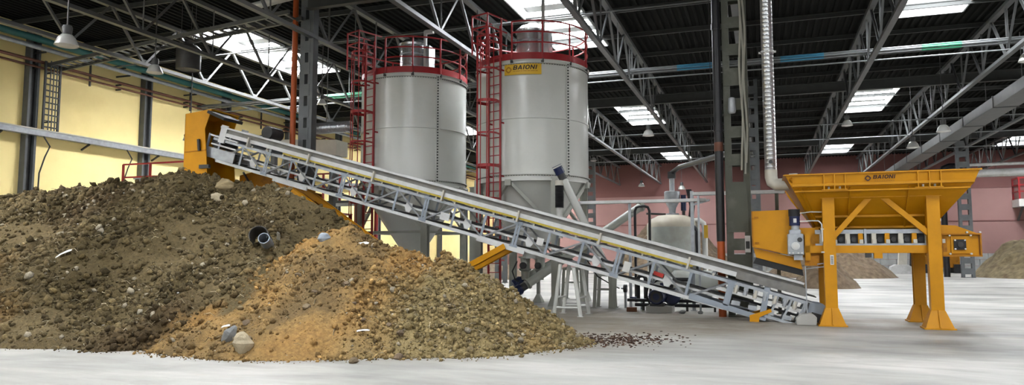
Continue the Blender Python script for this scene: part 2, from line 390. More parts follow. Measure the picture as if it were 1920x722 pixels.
# ---- skylights: curb box with glowing sheets and glazing bars
k = 0
for c in BAYS:
    for (y0, y1) in ROWS:
        if y1 - y0 < 1: continue
        k += 1
        s = thing('window_%d' % k, 'bright rectangular roof skylight with glazing bars', 'skylight', (c, (y0 + y1) / 2, ZT), group='roof skylights', kind='structure')
        h = .42
        plate('curb', (c - SW / 2 - .06, y0, ZT - .12), (c - SW / 2, y1, ZT + h), M_curb, s)
        plate('curb', (c + SW / 2, y0, ZT - .12), (c + SW / 2 + .06, y1, ZT + h), M_curb, s)
        plate('glazing_bar', (c - SW / 2, y0, ZT + h - .10), (c + SW / 2, y0 + .36, ZT + h + .02), M_curb, s)
        plate('curb', (c - SW / 2, y0 - .06, ZT - .12), (c + SW / 2, y0, ZT + h), M_curb, s)
        plate('curb', (c - SW / 2, y1, ZT - .12), (c + SW / 2, y1 + .06, ZT + h), M_curb, s)
        n = 5
        for i in range(n):
            a = y0 + (y1 - y0) * i / n; b_ = y0 + (y1 - y0) * (i + 1) / n
            plate('pane', (c - SW / 2, a + .36, ZT + h - .03), (c + SW / 2, b_ - .36, ZT + h), M_skyl_boost if c < -20 else M_skyl, s)
            plate('glazing_bar', (c - SW / 2, b_ - .36, ZT + h - .10), (c + SW / 2, b_ + .36 if i < n - 1 else b_, ZT + h + .02), M_curb, s)

# ---- trusses along the hall, purlins across it
TX = [-23.6, -20.2, -14.9, -10.4, -5.5, -.65, 4.25, 9.15, 14.0, 18.9, 23.7]
ZB, ZC = 9.4, 11.32; YT0, YT1, PAN = -8.0, 79.4, 3.36
TL = {-23.6: 'grey lattice roof truss nearest the yellow wall', -20.2: 'grey lattice roof truss above the soil heap', -14.9: 'grey lattice roof truss over the column with the orange pipe',
      -10.4: 'grey lattice roof truss passing above and between the two silos', -5.5: 'grey lattice roof truss right of the signed silo', -.65: 'grey lattice roof truss carried by the olive column',
      4.25: 'grey lattice roof truss above the orange hopper', 9.15: 'grey lattice roof truss with bell lamps hanging below, beyond the hopper', 14.0: 'grey lattice roof truss over the far grey column row', 18.9: 'grey lattice roof truss leading to the far red balcony', 23.7: 'grey lattice roof truss nearest the plain side wall'}
for x in TX:
    t = thing('roof_truss', TL[x], 'truss', (x, YT0, ZB), kind='structure')
    piece('bottom_chord', (x, YT0, ZB), (x, YT1, ZB), .20, .13, M_truss, t)
    piece('top_chord', (x, YT0, ZC), (x, YT1, ZC), .22, .15, M_truss, t)
    n = int((YT1 - YT0) / PAN)
    for i in range(n):
        a = YT0 + i * PAN; m_ = a + PAN / 2
        if x > 16 and a > 60: pass
        piece('web_diagonal', (x, a, ZB), (x, m_, ZC), .09, .09, M_truss, t, 'angle')
        piece('web_diagonal', (x, m_, ZC), (x, a + PAN, ZB), .09, .09, M_truss, t, 'angle')
        if x > -21 and i % 1 == 0: piece('web_post', (x + .06, a, ZB), (x + .06, a, ZC), .06, .06, M_truss, t, 'angle')
        if a < 45: plate('gusset_plate', (x - .012, a - .16, ZB), (x + .012, a + .16, ZB + .20), M_truss, t)
for i in range(27):
    y = YN + .8 + i * 3.45
    o = piece('roof_purlin', (XW, y, ZC + .2), (XE, y, ZC + .2), .09, .20, M_purlin, None, 'ibeam')
    tag(o, 'grey steel roof purlin running crosswise under the deck', 'purlin', 'roof purlins', 'structure')
# cross girders on the column lines and a flat lattice walkway girder to the yellow wall
for y, lb in ((20.6, 'heavy cross girder meeting the olive column'), (40.8, 'heavy cross girder behind the silos'), (61, 'heavy cross girder near the pink wall')):
    g_ = thing('cross_girder', lb, 'girder', (0, y, 10), kind='structure')
    x0_ = -14.9 if y < 30 else XW
    piece('web', (x0_, y + .36, 10.55), (XE, y + .36, 10.55), .04, .5, M_purlin, g_)
    piece('flange', (x0_, y + .36, 10.30), (XE, y + .36, 10.30), .24, .04, M_purlin, g_)
    piece('flange', (x0_, y + .36, 10.80), (XE, y + .36, 10.80), .24, .04, M_purlin, g_)
lg = thing('lattice_walkway', 'flat grey lattice girder spanning from yellow wall towards the orange-piped column', 'girder', (-22, 22, 10.05), kind='structure')
for d_ in (-.38, .38): piece('side_rail', (-29.9, 23.2 + d_, 10.05), (-15.25, 20.75 + d_, 10.05), .09, .14, M_truss, lg)
for i in range(30):
    f_ = (i + .5) / 30; x = -29.9 + 14.6 * f_; y = 23.2 - 2.45 * f_
    piece('cross_slat', (x, y - .38, 10.05), (x, y + .38, 10.05), .10, .05, M_truss, lg)
# ---- tall battened columns
def battened(name, x, y, wdt, m_, label, ztop=11.2, step=.78, dep=.30, flw=.20, cat='column', hole=.36):
    t = thing(name, label, cat, (x, y, 0), kind='structure')
    for sx in (-1, 1): piece('chord', (x + sx * (wdt / 2 - flw / 2), y, 0), (x + sx * (wdt / 2 - flw / 2), y, ztop), flw, dep, m_, t)
    n = int(ztop / step)
    for i in range(n): plate('batten_plate', (x - wdt / 2 + flw * .6, y - dep / 2 - .015, .25 + i * step), (x + wdt / 2 - flw * .6, y - dep / 2 + .01, .25 + i * step + step - hole), m_, t)
    for i in range(n): plate('rear_batten_plate', (x - wdt / 2 + flw * .6, y + dep / 2 - .01, .25 + i * step), (x + wdt / 2 - flw * .6, y + dep / 2 + .015, .25 + i * step + step - hole), m_, t)
    plate('base_plate', (x - wdt / 2, y - dep / 2 - .12, 0), (x + wdt / 2, y + dep / 2 + .12, .03), m_, t)
    return t
c0 = battened('steel_column', -.62, 20.9, .66, M_olive, 'olive battened steel column with black and orange drain pipe', flw=.18, hole=.46)
plate('wide_plate', (-.93, 20.72, 2.3), (-.36, 20.752, 3.4), M_olive, c0); plate('wide_plate', (-.93, 20.72, 6.4), (-.4, 20.752, 6.9), M_olive, c0)
plate('wide_plate', (-.93, 20.70, .4), (-.30, 20.752, 1.7), M_olive, c0)
battened('steel_column', -15.12, 21.4, .54, M_grey_col, 'grey battened steel column with orange drain pipe behind conveyor head', flw=.20)
battened('steel_column', -.42, 40.8, .70, M_grey_col, 'grey battened column standing beyond the olive column')
battened('steel_column', -14.9, 40.8, .70, M_grey_col, 'grey battened column standing in the gap behind the two silos')
battened('steel_column', -14.5, 63, .9, M_grey_col, 'grey battened column before the pink wall right of the signed silo', ztop=10.3)
battened('steel_column', 14.0, 60.6, .85, M_grey_col, 'grey battened column before the pink wall behind the hopper', ztop=10.3)
battened('steel_column', -.6, 61, .7, M_grey_col, 'far grey battened column in line with olive column', ztop=10.3)
dp = thing('drain_pipe', 'black drain pipe with orange lower length strapped to olive column', 'pipe', (-1.1, 20.75, 0))
rod('upper_pipe', (-1.10, 20.66, 2.05), (-1.10, 20.66, 11.2), .115, M_pipe_black, dp)
rod('lower_pipe', (-1.10, 20.66, 0), (-1.10, 20.66, 2.05), .105, M_pipe_orange, dp)
for z in (5.2, 8.1): rod('coupling', (-1.10, 20.66, z - .09), (-1.10, 20.66, z + .09), .132, M_pipe_black, dp)
rod('brass_collar', (-1.10, 20.66, 4.55), (-1.10, 20.66, 4.8), .122, M_rail, dp)
dp = thing('drain_pipe', 'orange-brown drain pipe beside the grey column behind conveyor head', 'pipe', (-15.4, 21.2, 0))
rod('pipe', (-15.58, 21.2, 0), (-15.58, 21.2, 11.2), .10, M_pipe_orange, dp)
for z in (3.4, 6.8, 9.8): rod('coupling', (-15.58, 21.2, z - .08), (-15.58, 21.2, z + .08), .118, M_pipe_orange, dp)
hs = thing('hanging_hose', 'pale hoses hanging down the face of olive column', 'hose', (-.45, 20.68, 3.9))
for j, (x0, zz) in enumerate(((-.42, 3.9), (-.36, 4.2), (-.47, 4.0))):
    MB().path([(x0 + .03 * math.sin(i * 1.1 + j), 20.66 - .02 * j, 10.8 - (10.8 - zz) * i / 14) for i in range(15)], .03, 6).build('hose', M_hose, hs, True)
# valve fitting, white junction boxes on the olive column
jb = thing('junction_box', 'weathered junction box low on olive column', 'box', (-.35, 20.62, 1.75))
plate('case', (-.47, 20.58, 1.75), (-.33, 20.70, 2.2), M_white, jb); plate('cover', (-.45, 20.565, 1.85), (-.35, 20.58, 2.05), M_dark, jb)
jb = thing('junction_box', 'oval grey fitting high on olive column', 'box', (-.83, 20.6, 5.5))
MB().lathe([(.001, 0), (.09, .0), (.11, .06), (.09, .42), (.001, .45)], 12, (-.72, 20.62, 5.6)).build('case', M_galv, jb, True)

# ---- wall columns, girt, pipes along the yellow wall
for y, lb in ((10.0, 'grey wall stanchion left of the lamp on the yellow wall'), (16.1, 'grey wall stanchion on yellow wall at its near end'), (22.2, 'grey wall stanchion beside the wall cable ladder'), (28.35, 'grey wall stanchion on yellow wall beside red handrail'), (34.2, 'grey wall stanchion on yellow wall behind the orange discharge hood'), (40.2, 'grey wall stanchion on yellow wall beyond conveyor head'), (46.2, 'grey wall stanchion on yellow wall left of tall grey silo'), (52.2, 'grey wall stanchion behind the plain silo'), (58.2, 'grey wall stanchion seen between silo legs'), (64.2, 'far grey wall stanchion between silo legs'), (70.2, 'farthest grey wall stanchion on the yellow wall')):
    t = thing('wall_stanchion', lb, 'column', (XW + .2, y, 0), kind='structure')
    for s in (-1, 1): piece('flange', (XW + .16, y + s * .19, 0), (XW + .16, y + s * .19, 11.5), .32, .10, M_grey_col, t)
    piece('web', (XW + .13, y, 0), (XW + .13, y, 11.5), .05, .30, M_dark, t)
gt = thing('wall_girt', 'grey horizontal rail along the middle of yellow wall', 'rail', (XW + .3, 20, 6.9), kind='structure')
piece('rail', (XW + .42, YN, 6.95), (XW + .42, YF, 6.95), .30, .26, M_galv, gt); piece('lip', (XW + .58, YN, 7.08), (XW + .58, YF, 7.08), .06, .05, M_cream, gt)
for i in range(14): piece('bracket', (XW, 8.5 + i * 4.1, 6.55), (XW + .5, 8.5 + i * 4.1, 6.8), .07, .07, M_dark, gt)
def wallpipe(z, r, m_, lb, off=.5, segs=()):
    t = thing('wall_pipe', lb, 'pipe', (XW + off, 20, z))
    MB().tube((XW + off, YN, z), (XW + off, YF, z), r, 10).build('pipe', m_, t, True)
    for i in range(15): plate('pipe_clip', (XW, 9 + 4.4 * i, z - r - .05), (XW + off + .02, 9.06 + 4.4 * i, z - r + .02), M_dark, t)
    return t
wallpipe(11.0, .15, M_teal, 'teal pipe high along the yellow wall', .55)
wallpipe(10.1, .07, M_rail, 'thin brown-red pipe along upper yellow wall', .3)
wallpipe(9.85, .05, M_rail, 'lowest thin brown-red pipe along the yellow wall', .3)
wallpipe(10.55, .10, M_galv, 'grey pipe below the teal pipe on yellow wall', .85)
for y in (17.6, 25, 31.3, 37.3): 
    t = thing('roof_downpipe', 'short dark downpipe bent into the upper yellow wall', 'pipe', (XW + .25, y, 9.5), 'short downpipes on the yellow wall')
    MB().path([(XW + .2, y + .6, 11.45), (XW + .2, y + .1, 11.45), (XW + .2, y, 11.3), (XW + .2, y, 9.6)], .05, 8).build('pipe', M_dark, t, True)
# cable ladder on the wall beside the stanchion
cl = thing('cable_ladder', 'dark upright cable ladder on the yellow wall', 'cable ladder', (XW + .5, 23.6, 7.3))
for y in (22.55, 23.25): piece('rail', (XW + .5, y, 7.1), (XW + .5, y, 10.15), .06, .09, M_dark, cl)
for z in (7.5, 9.7): piece('bracket', (XW, 22.9, z), (XW + .5, 22.9, z), .05, .05, M_dark, cl)
for i in range(11): piece('rung', (XW + .5, 22.55, 7.25 + i * .27), (XW + .5, 23.25, 7.25 + i * .27), .05, .05, M_dark, cl)
for y in (22.75, 22.9, 23.05): piece('cable', (XW + .56, y, 7.1), (XW + .56, y, 10.2), .03, .04, M_grey_col, cl)
for y, z in ((22.55, 6.1), (26.9, 6.0)):
    t = thing('wall_cable', 'black cable looping down the yellow wall below the rail', 'cable', (XW + .3, y, z - 2), 'cables on the yellow wall')
    MB().path([(XW + .6, y, 6.8), (XW + .62, y + .3, 6.4), (XW + .6, y + .1, 5.9), (XW + .45, y, 5.2), (XW + .4, y, 3.2)], .03, 6).build('cable', M_dark, t, True)

# ---- pipe bundle across the hall and its thin companion
pb = thing('pipe_bundle', 'bundle of grey pipes with blue and green bands spanning the hall', 'pipes', (0, 32, 9.9))
for j, (dz, dy) in enumerate(((0, 0), (.085, .05), (-.085, .08), (.04, .2))):
    rod('pipe', (XW, 32 + dy, 9.95 + dz), (XE, 32 + dy, 9.95 + dz), .038, M_conduit, pb)
for a, b_, m_ in ((-3.4, -1.9, M_pblue), (.9, 2.6, M_pblue), (6.2, 7.6, M_pgreen), (-21.5, -18.6, M_pgreen)):
    for j, (dz, dy) in enumerate(((0, 0), (.085, .05), (-.085, .08))): rod('painted_band', (a, 32 + dy, 9.95 + dz), (b_, 32 + dy, 9.95 + dz), .043, m_, pb)
for i in range(12): piece('pipe_hanger', (TX[i % 11], 32.15, 9.8), (TX[i % 11], 32.15, 11.3), .03, .03, M_truss, pb)
for y, z, lb in ((31.9, 9.55, 'thin grey conduit below the banded pipe bundle'), (26.0, 10.75, 'thin grey conduit crossing above the orange hopper'), (45.0, 9.2, 'thin pale conduit crossing midway to the pink wall'), (51.5, 9.3, 'thin pale conduit crossing beyond the midway conduit'), (58, 9.25, 'thin pale conduit crossing near the pink wall')):
    t = thing('conduit', lb, 'conduit', (0, y, z)); rod('pipe', (XW if y < 40 else -13, y, z), (XE, y, z), .030, M_conduit, t)
    for x in TX[3:]: piece('hanger', (x, y, z), (x, y, 11.3), .02, .02, M_truss, t)
# rectangular ventilation duct receding on the right
vd = thing('ventilation_duct', 'long grey rectangular ventilation duct under the roof on hopper side', 'duct', (10.6, 40, 8.6))
for i in range(9): plate('duct_section', (10.35, 28 + i * 5.4, 8.55), (11.35, 28 + i * 5.4 + 5.36, 9.05), M_truss, vd)
for i in range(10): plate('joint_flange', (10.31, 27.97 + i * 5.4, 8.51), (11.39, 28.03 + i * 5.4, 9.09), M_truss, vd)
for i in range(9): piece('hanger', (10.85, 31 + i * 5.4, 9.05), (10.85, 31 + i * 5.4, 11.4), .03, .03, M_truss, vd)

# ================================================================== soil heaps
NR = np.random.RandomState(11)
_tab = NR.rand(256, 256)
def vnoise(x, y):
    xi = np.floor(x).astype(int); yi = np.floor(y).astype(int); fx = x - xi; fy = y - yi
    fx = fx * fx * (3 - 2 * fx); fy = fy * fy * (3 - 2 * fy)
    t = lambda a, b: _tab[a % 256, b % 256]
    return (t(xi, yi) * (1 - fx) + t(xi + 1, yi) * fx) * (1 - fy) + (t(xi, yi + 1) * (1 - fx) + t(xi + 1, yi + 1) * fx) * fy
def fbm(x, y, o=5, g=.5):
    v = 0; a = 1; n = 0
    for i in range(o): v = v + a * vnoise(x * 2 ** i + 17.3 * i, y * 2 ** i + 9.1 * i); n += a; a *= g
    return v / n - .5
RA = [(-29, 15.8, 2.6), (-26.3, 16, 3.05), (-22.6, 16, 3.40), (-20.1, 16, 3.62), (-18.9, 15.9, 3.60), (-17.7, 16, 3.86), (-16.9, 16, 3.50), (-16.0, 15.9, 3.98), (-15.3, 16, 4.08), (-14.4, 15.9, 3.75), (-13.7, 16, 3.40), (-12.8, 15.9, 3.46), (-12.0, 16, 3.52), (-11.2, 16, 3.1), (-10.6, 15.6, 2.5)]
RB = [(-9.3, 13.5, 1.9), (-9.0, 13.5, 2.2), (-8.7, 13.5, 2.40), (-8.28, 13.5, 2.46), (-7.6, 13.5, 2.10), (-7.0, 13.5, 1.78), (-6.4, 13.5, 1.66), (-5.9, 13.6, 1.45), (-5.4, 13.8, 1.02), (-4.9, 14.1, .66), (-4.5, 14.3, .32), (-6.5, 15.5, 1.15), (-6.4, 17.0, .70), (-6.1, 18.0, .35)]
def dens(pts, step=.25):
    out = []
    for a, b_ in zip(pts[:-1], pts[1:]):
        n = max(1, int(math.dist(a[:2], b_[:2]) / step))
        for i in range(n): out.append(tuple(a[j] + (b_[j] - a[j]) * i / n for j in range(3)))
    return out + [pts[-1]]
RA_ = dens(RA) + dens([(-12.0, 16, 3.3), (-11.3, 14.4, 2.6), (-10.35, 12.5, 1.72)]); RB_ = dens(RB[:11]) + dens([RB[6], RB[11], RB[12], RB[13]])
def cone_union(x, y, ridge, slope):
    h = np.full(np.shape(x), -9.0)
    for (a, b_, c) in ridge:
        h = np.maximum(h, c - slope(c, a) * np.sqrt((x - a) ** 2 + np.where(y > b_, 2.6, 1.0) * (y - b_) ** 2 + .05) + .1)
    return h
def hA(x, y):
    wx = x + fbm(x * .6, y * .6, 3) * 1.0; wy = y + fbm(x * .6 + 40, y * .6, 3) * .9
    return cone_union(wx, wy, RA_, lambda c, a: .615 if a < -13 else .66) + fbm(x * .45, y * .45 + 5, 3) * .45
def hB(x, y):
    wx = x + fbm(x * .8 + 9, y * .8, 3) * .35; wy = y + fbm(x * .8 + 70, y * .8, 3) * .4
    return cone_union(wx, wy, RB_, lambda c, a: .66 if a < -6.5 else .58) + fbm(x * .6 + 3, y * .6, 3) * .22 - .06
def rough(x, y):      # 1 = cloddy, 0 = smooth slid faces
    n = fbm(x * .55 + 31, y * .75 + 8, 4) * 3.2
    return np.clip(.62 + n, 0, 1)
def heap(x, y):
    a = hA(x, y); b_ = hB(x, y); r_ = rough(x, y) * np.where((b_ > a) & (x < -6.9), .6, 1.0); h = np.maximum(a, b_)
    lump_ = np.maximum(fbm(x * 3.1 + 7, y * 3.1, 3, .55), -.02) * .75        # humps with hollows between
    h = h + (fbm(x * 1.6, y * 1.6, 4, .6) * .30 + lump_ + np.abs(fbm(x * 6 + 3, y * 6, 3, .6)) * .34 - .10) * (.22 + .78 * r_) * np.clip((h + .25) / .6, .25, 1)
    return h, a, b_
DX = .055
gx = np.arange(-25.5, -2.6, DX); gy = np.arange(8.6, 20.6, DX)
X, Y = np.meshgrid(gx, gy); H, HA, HB = heap(X, Y)
nx, ny = len(gx), len(gy)
def soilcol(x, y, isB):
    n1 = fbm(x * .9 + 5, y * .9, 4) * 2; n2 = fbm(x * .35 + 50, y * .5, 3) * 2
    cA = np.array([.070, .052, .023]); cA2 = np.array([.132, .100, .050]); cO = np.array([.250, .145, .050]); cT = np.array([.215, .165, .078]); cD = np.array([.050, .031, .015])
    t = np.clip(.42 + n1 * 1.1, 0, 1)[..., None]
    base = cA * (1 - t) + cA2 * t
    # rust coloured patches low on the grey heap
    p = np.clip(n2 * 2.4 - .55 - (y - 12) * .18, 0, .8)[..., None]
    base = base * (1 - p) + (cO * .62) * p
    d = np.clip(-n2 * 1.8 - .35, 0, .7)[..., None]; base = base * (1 - d) + cD * d
    o = np.clip(.95 + n1 * .9 - np.clip((x + 6.9) * .9, 0, 1.0), 0, 1)[..., None]
    orange = cT * (1 - o) + cO * o
    dd = np.clip(-n1 * 1.6 - .35, 0, .6)[..., None]; orange = orange * (1 - dd) + cD * 1.3 * dd
    b_ = np.asarray(isB, float)[..., None]
    return base * (1 - b_) + orange * b_
blend = np.clip((HB - HA + .12 + fbm(X * 1.4, Y * 1.4, 4) * .9) / .22, 0, 1)
colr = soilcol(X, Y, blend)
inB = HB > HA
def grid_heap(name, sel, label):
    f_ = []
    Hc = np.maximum(H, -.03)
    q = sel[:-1, :-1] & ((H[:-1, :-1] > -.02) | (H[1:, 1:] > -.02) | (H[1:, :-1] > -.02) | (H[:-1, 1:] > -.02))
    jj, ii = np.nonzero(q)
    i00 = jj * nx + ii
    faces = np.stack([i00, i00 + 1, i00 + nx + 1, i00 + nx], 1)
    used, inv = np.unique(faces, return_inverse=True); inv = inv.reshape(-1, 4)
    V = np.stack([X.ravel()[used], Y.ravel()[used], Hc.ravel()[used]], 1)
    me = bpy.data.meshes.new(name); me.vertices.add(len(V)); me.vertices.foreach_set('co', V.ravel())
    me.loops.add(len(inv) * 4); me.loops.foreach_set('vertex_index', inv.ravel().astype(np.int32))
    me.polygons.add(len(inv)); me.polygons.foreach_set('loop_start', np.arange(len(inv), dtype=np.int32) * 4); me.polygons.foreach_set('loop_total', np.full(len(inv), 4, np.int32))
    me.polygons.foreach_set('use_smooth', np.ones(len(inv), bool))
    me.update(calc_edges=True); me.validate()
    at = me.color_attributes.new('soil', 'FLOAT_COLOR', 'POINT'); C4 = np.ones((len(V), 4)); C4[:, :3] = colr.reshape(-1, 3)[used]
    at.data.foreach_set('color', C4.ravel())
    me.materials.append(M_soil)
    o = link(name, me); return tag(o, label, 'soil heap')
heapA = grid_heap('soil_heap', ~inB, 'large heap of grey-brown cloddy soil below the conveyor head')
heapB = grid_heap('soil_heap', inB, 'lower heap of orange-brown soil spilling onto the floor')
# ---- clods and fibres lying in the heaps
phi = (1 + 5 ** .5) / 2
ICO = np.array([(-1, phi, 0), (1, phi, 0), (-1, -phi, 0), (1, -phi, 0), (0, -1, phi), (0, 1, phi), (0, -1, -phi), (0, 1, -phi), (phi, 0, -1), (phi, 0, 1), (-phi, 0, -1), (-phi, 0, 1)], float) / math.sqrt(1 + phi * phi)
ICF = np.array([(0, 11, 5), (0, 5, 1), (0, 1, 7), (0, 7, 10), (0, 10, 11), (1, 5, 9), (5, 11, 4), (11, 10, 2), (10, 7, 6), (7, 1, 8), (3, 9, 4), (3, 4, 2), (3, 2, 6), (3, 6, 8), (3, 8, 9), (4, 9, 5), (2, 4, 11), (6, 2, 10), (8, 6, 7), (9, 8, 1)])
def raw_mesh(name, V, F, C, m_, smooth=False):
    me = bpy.data.meshes.new(name); k_ = F.shape[1]
    me.vertices.add(len(V)); me.vertices.foreach_set('co', V.ravel()); me.loops.add(F.size); me.loops.foreach_set('vertex_index', F.ravel().astype(np.int32))
    me.polygons.add(len(F)); me.polygons.foreach_set('loop_start', np.arange(len(F), dtype=np.int32) * k_); me.polygons.foreach_set('loop_total', np.full(len(F), k_, np.int32))
    if smooth: me.polygons.foreach_set('use_smooth', np.ones(len(F), bool))
    me.update(calc_edges=True)
    at = me.color_attributes.new('soil', 'FLOAT_COLOR', 'POINT'); C4 = np.ones((len(V), 4)); C4[:, :3] = C; at.data.foreach_set('color', C4.ravel())
    me.materials.append(m_); return me
def rotmats(n):
    q = NR.randn(n, 4); q /= np.linalg.norm(q, axis=1)[:, None]; a, b_, c, d = q.T
    return np.stack([np.stack([1 - 2 * (c * c + d * d), 2 * (b_ * c - a * d), 2 * (b_ * d + a * c)], 1), np.stack([2 * (b_ * c + a * d), 1 - 2 * (b_ * b_ + d * d), 2 * (c * d - a * b_)], 1), np.stack([2 * (b_ * d - a * c), 2 * (c * d + a * b_), 1 - 2 * (b_ * b_ + c * c)], 1)], 1)
def scatter(n, wantB, spread=False):
    pts = []
    got = 0
    while got < n:
        x = NR.uniform(-25, -2.4, 20000); y = NR.uniform(8.4, 18.6, 20000); h, a, b_ = heap(x, y)
        r_ = rough(x, y); isb = b_ > a
        ok = (isb == wantB) & (h > -.02) & (NR.rand(20000) < (.10 + .9 * r_ ** 1.5) * (np.where(isb & (x < -6.9), .28, 1.0)))
        # nothing behind the ridge shows
        ok &= (y < 17.2)
        if spread: ok = (isb == wantB) & (h <= .02) & (h > -.30) & (NR.rand(20000) < np.exp(h * 14))
        p = np.stack([x[ok], y[ok], np.maximum(h[ok], 0)], 1); pts.append(p); got += len(p)
    return np.concatenate(pts)[:n]
def clods(parent, n, wantB, name, smin=.011, smax=.095, spread=False, light=1.0):
    P = scatter(n, wantB, spread)
    u = NR.rand(n); s = smin * (smax / smin) ** (u ** 3.8)
    Rm = rotmats(n); V = ICO[None] * (1 + NR.uniform(-.28, .28, (n, 12, 1))) * NR.uniform(.55, 1.25, (n, 1, 3))
    V = np.einsum('nij,nkj->nki', Rm, V) * s[:, None, None] + P[:, None, :] + np.array([0, 0, 1])[None, None] * (s * .35)[:, None, None]
    V[..., 2] = np.maximum(V[..., 2], .001)
    F = (ICF[None] + (np.arange(n) * 12)[:, None, None]).reshape(-1, 3)
    bl = np.clip((hB(P[:, 0], P[:, 1]) - hA(P[:, 0], P[:, 1]) + .1) / .2, 0, 1)
    c = soilcol(P[:, 0], P[:, 1], bl) * np.exp(NR.randn(n, 1) * .30) * .95 * light
    pale = NR.rand(n) < .025; c[pale] = np.array([.32, .28, .21]) * NR.uniform(.75, 1.15, (pale.sum(), 1))
    C = np.repeat(c, 12, 0)
    o = link(name, raw_mesh(name, V.reshape(-1, 3), F, C, M_clod), parent); o['kind'] = 'stuff'; return o
clods(heapA, 50000, False, 'clods'); clods(heapB, 24000, True, 'clods', .011, .070)
clods(heapA, 900, False, 'spilled_crumbs', .01, .05, True); clods(heapB, 1400, True, 'spilled_crumbs', .01, .05, True)
def fibres(parent, n, wantB, name):
    P = scatter(n, wantB); L_ = NR.uniform(.05, .22, n); a = NR.uniform(0, 6.28, n); el = NR.uniform(-.5, .5, n); wd = NR.uniform(.003, .008, n)
    d = np.stack([np.cos(a) * np.cos(el), np.sin(a) * np.cos(el), np.sin(el)], 1); sd = np.stack([-np.sin(a), np.cos(a), np.zeros(n)], 1)
    up = np.array([0, 0, 1.0]); V = []
    for t, b_ in ((-.5, 0), (0, .25), (.5, .02)):
        c = P + d * (L_ * t)[:, None] + up * (.025 + L_ * b_)[:, None]
        V += [c + sd * wd[:, None], c - sd * wd[:, None], c + up * (wd * 1.4)[:, None]]
    V = np.stack(V, 1); idx = np.array([(0, 1, 4, 3), (1, 2, 5, 4), (2, 0, 3, 5), (3, 4, 7, 6), (4, 5, 8, 7), (5, 3, 6, 8)])
    F = (idx[None] + (np.arange(n) * 9)[:, None, None]).reshape(-1, 4)
    c = np.array([.26, .22, .15]) * np.exp(NR.randn(n, 1) * .35)
    o = link(name, raw_mesh(name, V.reshape(-1, 3), F, np.repeat(c, 9, 0), M_clod), parent); o['kind'] = 'stuff'
fibres(heapA, 2600, False, 'root_fibres'); fibres(heapB, 900, True, 'root_fibres')
def lump(name, p, size, m_, label, cat='stone', group=None, seed=1, flat=(1, 1, 1), rz=0, sub=2, tilt=0):
    import bmesh
    bm = bmesh.new(); bmesh.ops.create_icosphere(bm, subdivisions=sub, radius=1)
    r_ = random.Random(seed); ph = [r_.uniform(0, 6) for _ in range(9)]
    cuts = [(Vector((r_.uniform(-1, 1), r_.uniform(-1, 1), r_.uniform(-1, 1))).normalized(), r_.uniform(.55, .85)) for _ in range(9)]
    for v in bm.verts:
        c = v.co.copy()
        for nrm, d in cuts:
            e = c.dot(nrm) - d
            if e > 0: c -= nrm * e * .85
        c *= 1 + .07 * math.sin(5 * c.x + ph[0]) * math.sin(4 * c.y + ph[1]) + .05 * math.sin(9 * c.z + ph[2])
        v.co = Vector((c.x * flat[0], c.y * flat[1], c.z * flat[2])) * size
    me = bpy.data.meshes.new(name); bm.to_mesh(me); bm.free(); me.materials.append(m_)
    o = link(name, me); o.location = p; o.rotation_euler = (tilt, .15 * math.sin(seed), rz); ORG[o.name] = Vector((0, 0, 0)); return tag(o, label, cat, group)
def hz(x, y): return max(0.0, float(heap(np.array([x]), np.array([y]))[0][0]))
# ================================================================== belt conveyor
CA = R(15.5); ES = Vector((math.cos(CA), 0, -math.sin(CA))); EN = Vector((math.sin(CA), 0, math.cos(CA))); CO = Vector((-6.12, 0, 1.74))
YA, YB = 19.42, 20.28        # near and far side frames
def cp(s, n, y): return CO + ES * s + EN * n + Vector((0, y, 0))
S0, S1, S2 = -11.6, 5.3, 7.45
cv = thing('belt_conveyor', 'long inclined belt conveyor with galvanised lattice frame and orange discharge hood', 'conveyor', (-6.12, 19.85, 0))
UN = .70; SK0, SK1 = .82, 1.16
def cbar(name, a, b_, w_, h_, m_, shape='bar', up=None): return piece(name, cp(*a), cp(*b_), w_, h_, m_, cv, shape, EN if up is None else up)
for y in (YA, YB):
    cbar('lower_chord', (S0, 0, y), (S1, 0, y), .07, .09, M_galv_light if y == YA else M_galv)
    cbar('upper_chord', (S0 - .3, UN, y), (S2 - .1, UN, y), .07, .08, M_galv)
    cbar('middle_rail', (S0 + 1, .30, y + (.12 if y == YA else -.12)), (S1, .24, y + (.12 if y == YA else -.12)), .05, .06, M_galv_light)
    n = 17; st = (S1 - S0) / n
    for i in range(n + 1):
        s_ = S0 + i * st; dbl = (i % 3 == 2)
        cbar('frame_post', (s_, 0, y), (s_, UN, y), .07, .07, M_galv_blue, 'angle')
        if dbl and y == YA:
            cbar('frame_post', (s_ + .085, 0, y), (s_ + .085, UN, y), .06, .07, M_galv_blue, 'angle')
            for nn in (.03, UN): cbar('splice_plate', (s_ - .08, nn, y - .05), (s_ + .16, nn, y - .05), .012, .09, M_galv_blue)
        if i < n:
            if i % 2 == 0: cbar('frame_diagonal', (s_ + .03, .03, y), (s_ + st, UN - .03, y), .05, .05, M_strut, 'angle')
            else: cbar('frame_diagonal', (s_ + .03, UN - .03, y), (s_ + st, .03, y), .05, .05, M_strut, 'angle')
